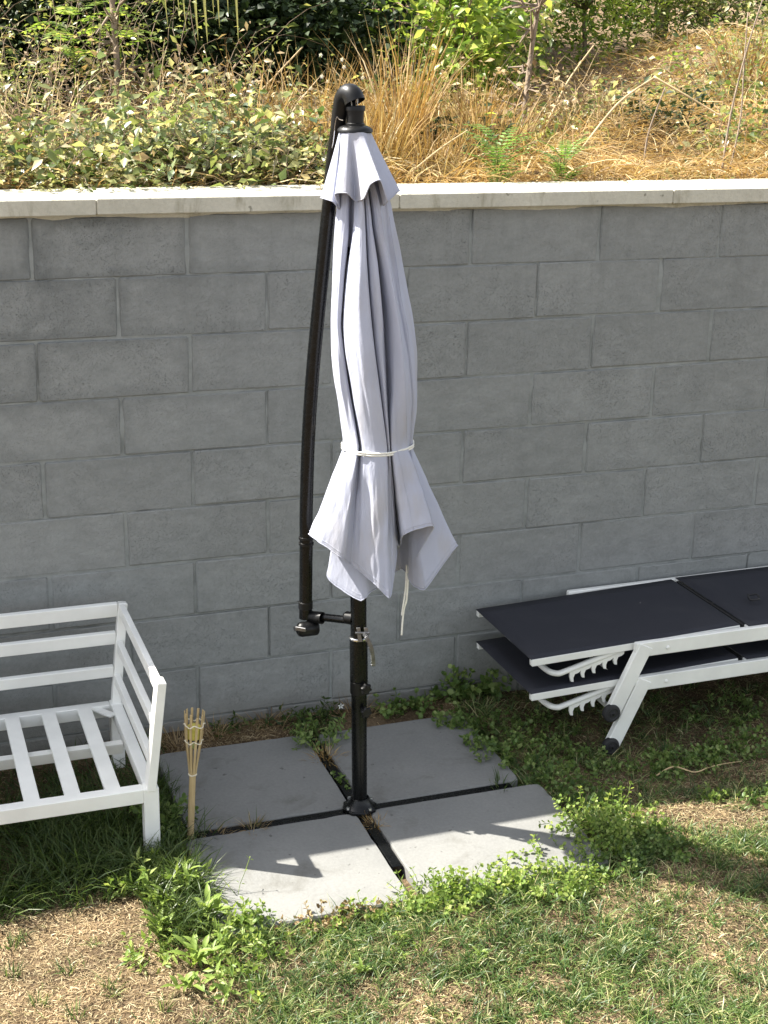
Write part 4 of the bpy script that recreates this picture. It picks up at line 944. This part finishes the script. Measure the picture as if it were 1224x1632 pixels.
# ------------------------------------------------------------------ vegetation behind the wall
def thicket(name, label, x, y, rx, ry, h, ns, leaf, mat, cat='bush', group=None, lw=.55, nl=8, stem=.003, stem_mat=None, arch=.5, cluster=3, smat=None):
    """arching stems from a common base, each with alternating leaf clusters"""
    t = empty(name, (x, y, float(th(x, y))), label, cat, group)
    A = []; B = []; R0 = []; LP = []; LD = []; LN = []; LL = []
    for i in range(ns):
        a = rng.uniform(0, 6.283); q = math.sqrt(rng.random()); bx = x + math.cos(a) * q * rx * .6; by = y + math.sin(a) * q * ry * .6
        p = np.array([bx, by, float(th(bx, by)) - .02]); hh = h * rng.uniform(.55, 1.15)
        d = unit(np.array([math.cos(a) * rx * q, math.sin(a) * ry * q, 0]) / max(h, .1) * .9 + rng.normal(0, .3, 3) * [1, 1, .3] + [0, 0, .9])
        k = max(4, nl); step = hh * 1.25 / k
        for j in range(k):
            p2 = p + d * step; A.append(p); B.append(p2); R0.append(stem * (1 - .8 * j / k)); p = p2
            d = unit(d + rng.normal(0, .22, 3) + np.array([d[0], d[1], -.55]) * arch * .35 * (j / k))
            if j >= 1:
                for c in range(cluster):
                    o = rng.normal(0, leaf * .8, 3); LP.append(p + o); dd = rng.normal(0, 1, 3) + d * .4; dd[2] = dd[2] * .5 + .0; LD.append(dd)
                    LN.append(rng.normal(0, .55, 3) + [0, 0, 1.0]); LL.append(leaf * (.35 + .95 * rng.random() ** 1.4))
    LP, LD, LN, LL = map(np.array, (LP, LD, LN, LL)); A = np.array(A); B = np.array(B)
    soup('crown', leaves(LP, LD, LN, LL, LL * lw, .12, .2), mat, t)
    soup('stem', rods(A, B, np.array(R0), np.array(R0) * .8), smat or M_WOOD, t)
    return t
# low bramble row directly behind the coping
BR = [(-.75, .62, 'leafy bramble beyond the left picture edge', G_BRAM), (-.30, .60, 'leafy bramble at the far left behind the coping', G_BRAM), (.06, .56, 'variegated bramble second from the left behind the coping', G_BRAM), (.30, .60, 'cream and green bramble overhanging the coping at left', G_BRAM), (.52, .70, 'pale leaved bramble hump left of the umbrella', G_PALE),
      (.66, .54, 'low mixed green bramble spilling onto the coping', G_BRAM), (.84, .72, 'dark green bramble beside the golden straw', G_BRAM), (1.02, .58, 'thin green bramble amid straw just left of umbrella top', G_BRAM)]
for x, y, lab, mt in BR:
    _r = rng.uniform(.7, 1.25)
    thicket('bramble_bush', lab, x, y, .26, .24, .27 * _r, 46, .048, mt, group='brambles behind the coping', nl=9, cluster=3, arch=.8)
for x, lab in [(.16, 'bramble runner drooping onto the coping, the left one'), (.36, 'bramble runner drooping onto the coping, the right one')]:
    thicket('bramble_runner', lab, x, .34, .16, .10, .10, 14, .042, G_BRAM, group='runners on the coping', nl=6, cluster=3, arch=1.5)
# taller growth at the left
TB_ = [(.12, 1.25, .45, 'brown stemmed shrub with withered leaves at the far left', G_BRAM), (.42, 1.35, .42, 'tangled half dry shrub behind the pale bramble', G_DEADLEAF), (.72, 1.45, .42, 'dry twiggy shrub left of the hanging cane leaves', G_DEADLEAF), (.98, 1.3, .30, 'low dry bush before the dark undergrowth', G_BRAM), (.25, 1.9, .85, 'tall leafy shrub reaching the top left corner', G_OLIVE), (-.2, 1.5, .7, 'tall shrub beyond the left picture edge', G_BRAM), (.75, 2.0, .8, 'tall thin shrub with yellow green leaves at top left', G_OLIVE)]
for x, y, h, lab, mt in TB_:
    thicket('wild_shrub', lab, x, y, .28, .25, h, 34, .038, mt, group='wild shrubs behind the brambles', nl=10, cluster=3, arch=.5, stem=.004, lw=.42)
def pinnate(name, label, base, ns, L, mat, cat='seedling', group='feathery seedlings', leaf=.03, up=.9, pairs=9, h=.1):
    t = empty(name, base, label, cat, group); base = np.array(base); A = []; B = []; LP = []; LD = []; LN = []; LL = []
    for i in range(ns):
        a = i * 2.4 + rng.uniform(-.4, .4); p = base + [0, 0, h * rng.random()]; d = unit(np.array([math.cos(a), math.sin(a), up])); side = unit(np.cross(d, [0, 0, 1.])); l = L * rng.uniform(.7, 1.1)
        for j in range(pairs):
            p2 = p + d * l / pairs; A.append(p); B.append(p2); p = p2; d = unit(d + np.array([0, 0, -.13])); nn = np.cross(side, d)
            if j > 0:
                for s in (1, -1): LP.append(p); LD.append(side * s + d * .45); LN.append(nn); LL.append(leaf * (1 - .45 * abs(j / pairs - .4)) * rng.uniform(.85, 1.1))
    LP, LD, LN, LL = map(np.array, (LP, LD, LN, LL))
    soup('foliage', leaves(LP, LD, LN, LL, LL * .36, .06, .1), mat, t); soup('stem', rods(np.array(A), np.array(B), .0014, .0011), mat, t)
    soup('stalk', rods(base[None] - [[0, 0, .06]], base[None] + [[0, 0, h]], .004, .002), mat, t); return t
def hb(px, Y, z=None):
    p = at_y(px, 100, Y); return (float(p[0]), Y, float(th(p[0], Y)))
pinnate('feathery_seedling', 'feathery green seedling on the straw just right of the umbrella', hb(800, .40), 20, .17, G_FERN, leaf=.036, h=.16, up=1.6)
pinnate('feathery_seedling', 'small feathery seedling on the straw right of its larger neighbour', hb(908, .40), 15, .14, G_FERN, leaf=.032, h=.13, up=1.6)
pinnate('feathery_seedling', 'feathery seedling in the brambles left of the umbrella top', hb(470, .75), 9, .12, G_FERN, leaf=.026, h=.14)
pinnate('feathery_shrub', 'yellow green feathery shrub at the upper left', (.40, 1.7, 2.20), 11, .30, G_BRIGHT, leaf=.062, pairs=10, h=.30, cat='shrub', group='feathery shrubs')
pinnate('feathery_shrub', 'feathery shrub above the brown trunk at top left', (.62, 1.85, 2.32), 9, .26, G_BRIGHT, leaf=.055, pairs=9, h=.30, cat='shrub', group='feathery shrubs')
# woody trunks and stalks
def stick(name, label, P, r0, r1, mat, group='bare stems behind the wall', cat='dead weed', twigs=0):
    P = smoothpath(P, 6); o = MB().tube(P, [r0 + (r1 - r0) * i / (len(P) - 1) for i in range(len(P))], 7).build(name, mat, None, True, 0); tag(o, label, cat, group)
    if twigs:
        A = []; B = []
        for _ in range(twigs):
            i = rng.integers(len(P) // 4, len(P)); p = np.array(P[i]); q = p + unit(rng.normal(0, 1, 3) + [0, 0, .5]) * rng.uniform(.05, .18); A.append(p); B.append(q)
            for __ in range(2): A.append((p + q) / 2); B.append(q + rng.normal(0, .04, 3))
        tw = soup('twig', rods(np.array(A), np.array(B), r1 * .8, r1 * .4), mat); tw.parent = o
    return o
stick('dry_sapling', 'thin grey brown trunk rising through the shrubs at upper left', [at_y(187, 215, 1.5), at_y(188, 130, 1.52), at_y(183, 60, 1.55), at_y(178, -10, 1.6), at_y(176, -90, 1.6)], .014, .010, M_WOOD, twigs=14)
stick('dry_sapling', 'dry brown sapling right of the umbrella, leaning right', [at_y(832, 228, 1.45), at_y(838, 160, 1.5), at_y(846, 90, 1.55), at_y(858, 10, 1.6), at_y(868, -60, 1.6)], .014, .009, M_WOOD, twigs=20)
stick('dead_weed', 'thin dark stem standing in the straw near the right', [at_y(1026, 262, .7), at_y(1034, 210, .75), at_y(1060, 140, .8)], .005, .003, M_WOOD)
stick('dead_weed', 'long thin stem near the right edge, the left one of a crossing pair', [at_y(1150, 275, .6), at_y(1165, 180, .7), at_y(1190, 80, .8), at_y(1215, 0, .9)], .005, .003, M_WOOD)
stick('dead_weed', 'long thin stem near the right edge, the right one of a crossing pair', [at_y(1162, 275, .65), at_y(1180, 190, .7), at_y(1186, 100, .8), at_y(1192, 20, .9)], .004, .0025, M_WOOD)
stick('dead_weed', 'bent pale twig reaching up beside the dirt path', [at_y(870, 200, 1.6), at_y(905, 130, 1.9), at_y(948, 70, 2.0)], .006, .003, M_DRYSTEM)
stick('straw_stalk', 'long pale stalk forming the left leg of an angle on the straw', [at_y(925, 240, 1.0), at_y(985, 165, 1.15), at_y(1042, 124, 1.2)], .0055, .004, M_DRYSTEM, cat='stalk', group='fallen stalks')
stick('straw_stalk', 'long pale stalk forming the right leg of an angle on the straw', [at_y(1042, 122, 1.2), at_y(1090, 150, 1.1), at_y(1150, 186, 1.0)], .005, .004, M_DRYSTEM, cat='stalk', group='fallen stalks')
stick('straw_stalk', 'diagonal pale stalk just right of the umbrella cap', [at_y(655, 275, .45), at_y(700, 238, .5), at_y(745, 208, .55)], .004, .003, M_DRYSTEM, cat='stalk', group='fallen stalks')
stick('straw_stalk', 'leaning pale stalk against the dark undergrowth left of the umbrella', [at_y(395, 165, 1.3), at_y(430, 130, 1.35), at_y(482, 75, 1.4)], .004, .003, M_DRYSTEM, cat='stalk', group='fallen stalks')
# golden straw: standing tussocks and the matted carpet
def straw(n, x, y, L, W, lean, bend, zoff=0.0):
    a = rng.uniform(0, 6.283, n); D = np.stack([np.cos(a) * lean, np.sin(a) * lean, np.ones(n)], 1)
    return blades(np.stack([x, y, th(x, y) + zoff], 1), L, W, D, bend)
def straw_mask(x, y):
    m = sm(.75, 1.15, x - .15 * y) * sm(4.2, 3.2, y)
    path = np.exp(-(((x - 3.35 - .12 * (y - 3.0)) / .36) ** 2 + ((y - 3.1) / .8) ** 2) ** 1.5)
    return m * (1 - .97 * path)
N = 66000
x, y = scatter(N, -.8, 6.2, .33, 4.4); keep = rng.random(N) < np.maximum(straw_mask(x, y), .45 * sm(1.8, 1.2, y)) * np.where(y < 1.6, 1, .7); x, y = x[keep], y[keep]; n = len(x); a = rng.uniform(0, 6.283, n)
D = np.stack([np.cos(a), np.sin(a), rng.uniform(.0, .7, n)], 1)
g = soup('straw_carpet', blades(np.stack([x, y, th(x, y) + rng.uniform(-.005, .07, n)], 1), rng.uniform(.08, .34, n), rng.uniform(.0022, .0065, n), D, rng.uniform(.1, 1.1, n)), G_STRAW); tag(g, 'matted golden dry straw covering the slope behind the coping', kind='stuff')
N = 6000
x, y = scatter(N, .9, 4.5, .36, 2.2); keep = rng.random(N) < straw_mask(x, y) * (.2 + .8 * sm(.45, .65, fbm(x, y, 2.0))) * sm(3.2, 2.0, x); x, y = x[keep], y[keep]; n = len(x)
g = soup('standing_straw', straw(n, x, y, rng.uniform(.10, .34, n), rng.uniform(.002, .0045, n), .9 * rng.random(n), rng.uniform(.0, .9, n)), G_STRAW); tag(g, 'upright dry grass stalks among the straw behind the wall', kind='stuff')
def tussock(label, x, y, k, L, rad=.10):
    t = empty('dry_tussock', (x, y, float(th(x, y))), label, 'dry grass', 'standing dry grass tussocks'); a = rng.uniform(0, 6.283, k); q = np.sqrt(rng.random(k)) * rad; px = x + np.cos(a) * q; py = y + np.sin(a) * q
    D = np.stack([np.cos(a) * .6 * rng.random(k), np.sin(a) * .6 * rng.random(k), np.ones(k)], 1)
    soup('stalks', blades(np.stack([px, py, th(px, py)], 1), L * rng.uniform(.45, 1.1, k), rng.uniform(.003, .0085, k), D, rng.uniform(0, .45, k)), G_STRAW, t); return t
for px, Y, k, L, lab in [(392, .95, 90, .46, 'dry grass tussock left of the umbrella against dark foliage'), (600, .75, 160, .38, 'dry grass tussock directly right of the umbrella top'), (640, 1.1, 190, .56, 'tall dry grass tussock behind the umbrella'), (690, .7, 130, .28, 'dry grass tussock right of the vent cap'), (490, 1.1, 70, .52, 'thin dry tussock just left of the umbrella arm'),
                         (740, 1.3, 150, .46, 'dry grass tussock under the bright green shrub'), (790, 1.0, 130, .36, 'dry grass tussock beside the dry sapling'), (560, 1.0, 100, .45, 'dry grass tussock hidden behind the umbrella head'), (1190, 2.4, 160, .42, 'tall dry tussock at the upper right edge')]:
    b = hb(px, Y); tussock(lab, b[0], b[1], k, L)
for px, Y, h, mt, lab in [(755, .95, .20, G_DARK, 'dark leafy clump in the straw under the bright shrub'), (885, 1.35, .22, G_OLIVE, 'leafy clump in the straw right of the dry sapling'), (965, 1.7, .20, G_BRAM, 'half dry leafy clump below the dirt path'), (1075, 1.5, .22, G_DARK, 'dark leafy clump on the right straw slope'), (1195, 1.1, .26, G_OLIVE, 'leafy clump at the right edge just above the coping'), (1130, 2.1, .34, G_BRAM, 'bramble clump on the mound left of the long thin stems'), (430, .62, .20, G_DARK, 'dark leafy clump among straw left of the umbrella arm'), (330, 1.15, .34, G_BRAM, 'arching bramble behind the pale hump'), (690, 1.6, .40, G_OLIVE, 'leafy clump behind the tall dry tussocks')]:
    b = hb(px, Y); thicket('leafy_clump', lab, b[0], b[1], .20, .16, h, 26, .042, mt, 'bush', 'leafy clumps in the straw', nl=7, cluster=3, arch=.8)
# shrubs further back
def leafy_mass(name, label, x, y, rx, ry, h, n, leaf, mat, cat, group, lw=.5, trunk=.03, z0=None, clumps=26):
    """trunk with limbs and a crown of leaf clumps"""
    zb = float(th(x, y)) if z0 is None else z0
    t = empty(name, (x, y, zb), label, cat, group)
    C = []; 
    for _ in range(clumps):
        v = unit(rng.normal(0, 1, 3)) * rng.uniform(.45, 1.0); C.append([x + v[0] * rx, y + v[1] * ry, zb + h * .52 + v[2] * h * .48])
    C = np.array(C); ci = rng.integers(0, clumps, n); sc = np.array([rx, ry, h * .5]) * .30
    P = C[ci] + rng.normal(0, 1, (n, 3)) * sc; P[:, 2] = np.maximum(P[:, 2], zb + .01)
    D = rng.normal(0, 1, (n, 3)); D[:, 2] = D[:, 2] * .5 - .15; N_ = rng.normal(0, .6, (n, 3)) + [0, 0, 1.0]; L = leaf * rng.uniform(.55, 1.2, n)
    soup('crown', leaves(P, D, N_, L, L * lw, .12, .2), mat, t)
    m = MB(); b = Vector((x, y, zb - .05)); f = Vector((x + rng.normal(0, .03), y, zb + h * .35))
    m.tube([b, (b + f) / 2 + Vector((.02, 0, 0)), f], [trunk, trunk * .8, trunk * .6], 7)
    for k in range(min(12, clumps)): m.tube([f, (f + Vector(C[k].tolist())) / 2 + Vector((0, 0, .05 * h)), Vector(C[k].tolist())], [trunk * .5, trunk * .35, trunk * .15], 5)
    m.build('trunk', M_WOOD, t, True, 0)
    return t
leafy_mass('leafy_shrub', 'bright green broad leaved shrub right of the umbrella top', 2.45, 2.55, .36, .30, .80, 2600, .075, G_BRIGHT, 'shrub', 'green shrubs on the slope', .42, .018)
leafy_mass('leafy_shrub', 'green shrub between the bright shrub and the path', 2.85, 3.0, .30, .3, .65, 1700, .06, G_OLIVE, 'shrub', 'green shrubs on the slope', .45, .018)
leafy_mass('leafy_shrub', 'yellow green fine leaved shrub behind the dirt path', 4.05, 4.25, .60, .35, 1.1, 4800, .055, G_BRIGHT, 'shrub', 'green shrubs on the slope', .35, .02, clumps=40)
leafy_mass('leafy_shrub', 'olive shrub at the top, left end of the dirt path', 3.30, 4.25, .50, .35, 1.1, 4200, .055, G_OLIVE, 'shrub', 'green shrubs on the slope', .35, .02, clumps=36)
leafy_mass('leafy_shrub', 'olive shrub at the top right above the straw mound', 4.95, 4.3, .6, .4, .95, 4200, .055, G_OLIVE, 'shrub', 'green shrubs on the slope', .4, .02, clumps=36)
leafy_mass('leafy_shrub', 'green vine covered bush at the upper right corner', 5.35, 3.5, .45, .35, .60, 2200, .055, G_OLIVE, 'shrub', 'green shrubs on the slope', .55, .015, clumps=30)
thicket('vine', 'green vine tangle on the straw at the left foot of the mound', 3.7, 2.3, .35, .3, .20, 30, .040, G_OLIVE, 'vine', 'vines on the slope', nl=7, cluster=2, arch=1.2)
thicket('vine', 'half dry bush on the mound at the upper right', 4.55, 2.7, .4, .3, .40, 40, .040, G_BRAM, 'vine', 'vines on the slope', nl=8, cluster=3, arch=.8)
thicket('vine', 'leafy tangle at the right picture edge below the mound', 4.0, 1.9, .3, .25, .26, 36, .040, G_OLIVE, 'vine', 'vines on the slope', nl=7, cluster=3, arch=1.0)
thicket('vine', 'half dry tangle round the foot of the dry sapling', 2.35, 1.7, .35, .3, .34, 50, .040, G_DEADLEAF, 'vine', 'vines on the slope', nl=8, cluster=3, arch=.8)
for x, y, h, lab in [(.18, .85, .42, 'dry twiggy scrub poking out of the left brambles'), (.62, .95, .40, 'dry twiggy scrub behind the pale bramble hump'), (1.05, .95, .34, 'dry twiggy scrub between brambles and straw'), (1.75, 1.5, .40, 'dry twiggy scrub above the umbrella in the straw'), (2.75, 1.6, .35, 'dry twiggy scrub right of the dry sapling'), (3.5, 1.3, .25, 'dry twiggy scrub low on the right straw slope')]:
    thicket('dry_scrub', lab, x, y, .26, .2, h, 46, .022, G_DEADLEAF, 'scrub', 'dry scrub on the bank', nl=9, cluster=1, arch=.3, stem=.0035, lw=.35, smat=M_DRYSTEM)
thicket('vine', 'green vine leaves sprawling over the straw mound', 4.35, 3.0, .55, .35, .22, 26, .045, G_BRIGHT, 'vine', 'vines on the slope', nl=7, cluster=2, arch=1.2)
thicket('vine', 'loose green vine at the right edge above the coping', 3.15, .85, .28, .2, .16, 22, .042, G_BRAM, 'vine', 'vines on the slope', nl=7, cluster=2, arch=1.2)
thicket('vine', 'few green leaves on the straw below the dry sapling', 2.05, 1.05, .2, .2, .20, 14, .045, G_BRIGHT, 'vine', 'vines on the slope', nl=6, cluster=2, arch=1.0)
thicket('vine', 'sparse low green growth along the coping at the right', 2.55, .42, .5, .05, .06, 26, .03, G_OLIVE, 'vine', 'vines on the slope', nl=4, cluster=2, arch=1.0)
# dark trees closing the background
for x, y, h, lab in [(-.6, 2.9, .75, 'dark ivy mound beyond the left edge of the undergrowth'), (.15, 2.7, .8, 'dark ivy mound in the upper left corner'), (.75, 2.75, .7, 'dark ivy mound behind the feathery shrubs'), (1.30, 2.75, .62, 'dark ivy mound behind the hanging cane leaves'), (1.78, 2.85, .62, 'dark ivy mound left of the umbrella top'), (2.15, 3.7, .6, 'dark ivy mound just right above the umbrella')]:
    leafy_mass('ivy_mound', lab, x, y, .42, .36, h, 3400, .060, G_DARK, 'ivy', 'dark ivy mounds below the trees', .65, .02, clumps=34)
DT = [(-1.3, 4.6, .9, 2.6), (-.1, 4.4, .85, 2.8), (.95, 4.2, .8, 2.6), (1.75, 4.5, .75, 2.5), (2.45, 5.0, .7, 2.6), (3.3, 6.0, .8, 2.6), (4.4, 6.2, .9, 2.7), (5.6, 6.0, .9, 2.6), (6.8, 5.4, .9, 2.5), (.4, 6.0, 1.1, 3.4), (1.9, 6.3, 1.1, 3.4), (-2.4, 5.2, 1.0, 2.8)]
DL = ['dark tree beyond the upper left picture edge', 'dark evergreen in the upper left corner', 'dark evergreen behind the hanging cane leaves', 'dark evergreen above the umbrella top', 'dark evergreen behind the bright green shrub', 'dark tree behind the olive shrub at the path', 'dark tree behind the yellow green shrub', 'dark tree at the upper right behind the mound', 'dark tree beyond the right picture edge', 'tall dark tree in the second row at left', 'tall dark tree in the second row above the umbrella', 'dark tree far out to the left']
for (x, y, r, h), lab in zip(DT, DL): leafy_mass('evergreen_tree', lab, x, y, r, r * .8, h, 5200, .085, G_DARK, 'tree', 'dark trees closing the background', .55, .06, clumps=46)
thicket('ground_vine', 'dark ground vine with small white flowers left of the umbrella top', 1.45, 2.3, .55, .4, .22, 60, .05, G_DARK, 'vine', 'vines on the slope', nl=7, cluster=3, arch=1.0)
# white bindweed flowers on it
fl_ = bpy.data.objects[-1] if False else None
VT = []
for px, py in [(545, 95), (548, 107), (511, 88), (513, 122), (522, 130), (463, 148), (578, 124), (403, 131), (496, 141), (334, 127), (300, 118)]:
    c = at_y(px, py, 2.1); a0 = rng.uniform(0, 6)
    for k in range(5):
        a = a0 + k * 1.2566; d = np.array([[math.cos(a), -.3, math.sin(a)]]); VT.append(leaves(c[None], d, np.array([[0, -1., .3]]), .012, .010, .05, 0))
fv = [o for o in bpy.data.objects if o.name.startswith('ground_vine')][0]
soup('flower', cat_(VT), G_PETAL, fv)
# cane with long strap leaves hanging into the top of the view
cane = empty('giant_cane', (.95, 2.9, float(th(.95, 2.9))), 'arching cane with long hanging strap leaves left above the umbrella', 'cane')
MB().tube(smoothpath([(.95, 2.9, float(th(.95, 2.9)) - .05), (.97, 2.75, 2.75), (1.0, 2.35, 3.15), (1.0, 1.85, 3.22), (.98, 1.45, 3.05)], 5), [.013 - .0004 * i for i in range(21)], 8).build('cane_stem', M_DRYSTEM, cane, True, 0)
for px, py, w in [(297, 52, .020), (316, 66, .030), (331, 72, .030), (350, 46, .024), (380, 68, .026), (287, 34, .018), (268, 48, .018), (364, 24, .022), (341, 30, .02)]:
    Y = rng.uniform(1.45, 1.8); tip = at_y(px, py, Y); P = smoothpath([(1.0, Y + .12, 3.18), (tip[0] * .7 + .29, Y + .05, 3.16), (tip[0] - .012, Y + .01, tip[2] + .30), tip], 5); V = []; n = len(P)
    for i, p in enumerate(P):
        ww = w * .78 * min(1, (n - 1 - i) / (n * .75)); V += [(p[0] - ww, p[1] + ww * .3, p[2]), (p[0], p[1] - ww * .25, p[2]), (p[0] + ww, p[1] + ww * .2, p[2])]
    F = [(3 * i + s, 3 * i + s + 1, 3 * i + s + 4, 3 * i + s + 3) for i in range(n - 1) for s in (0, 1)]
    MB().add(V, F).build('strap_leaf', G_CANE, cane, True, 0)
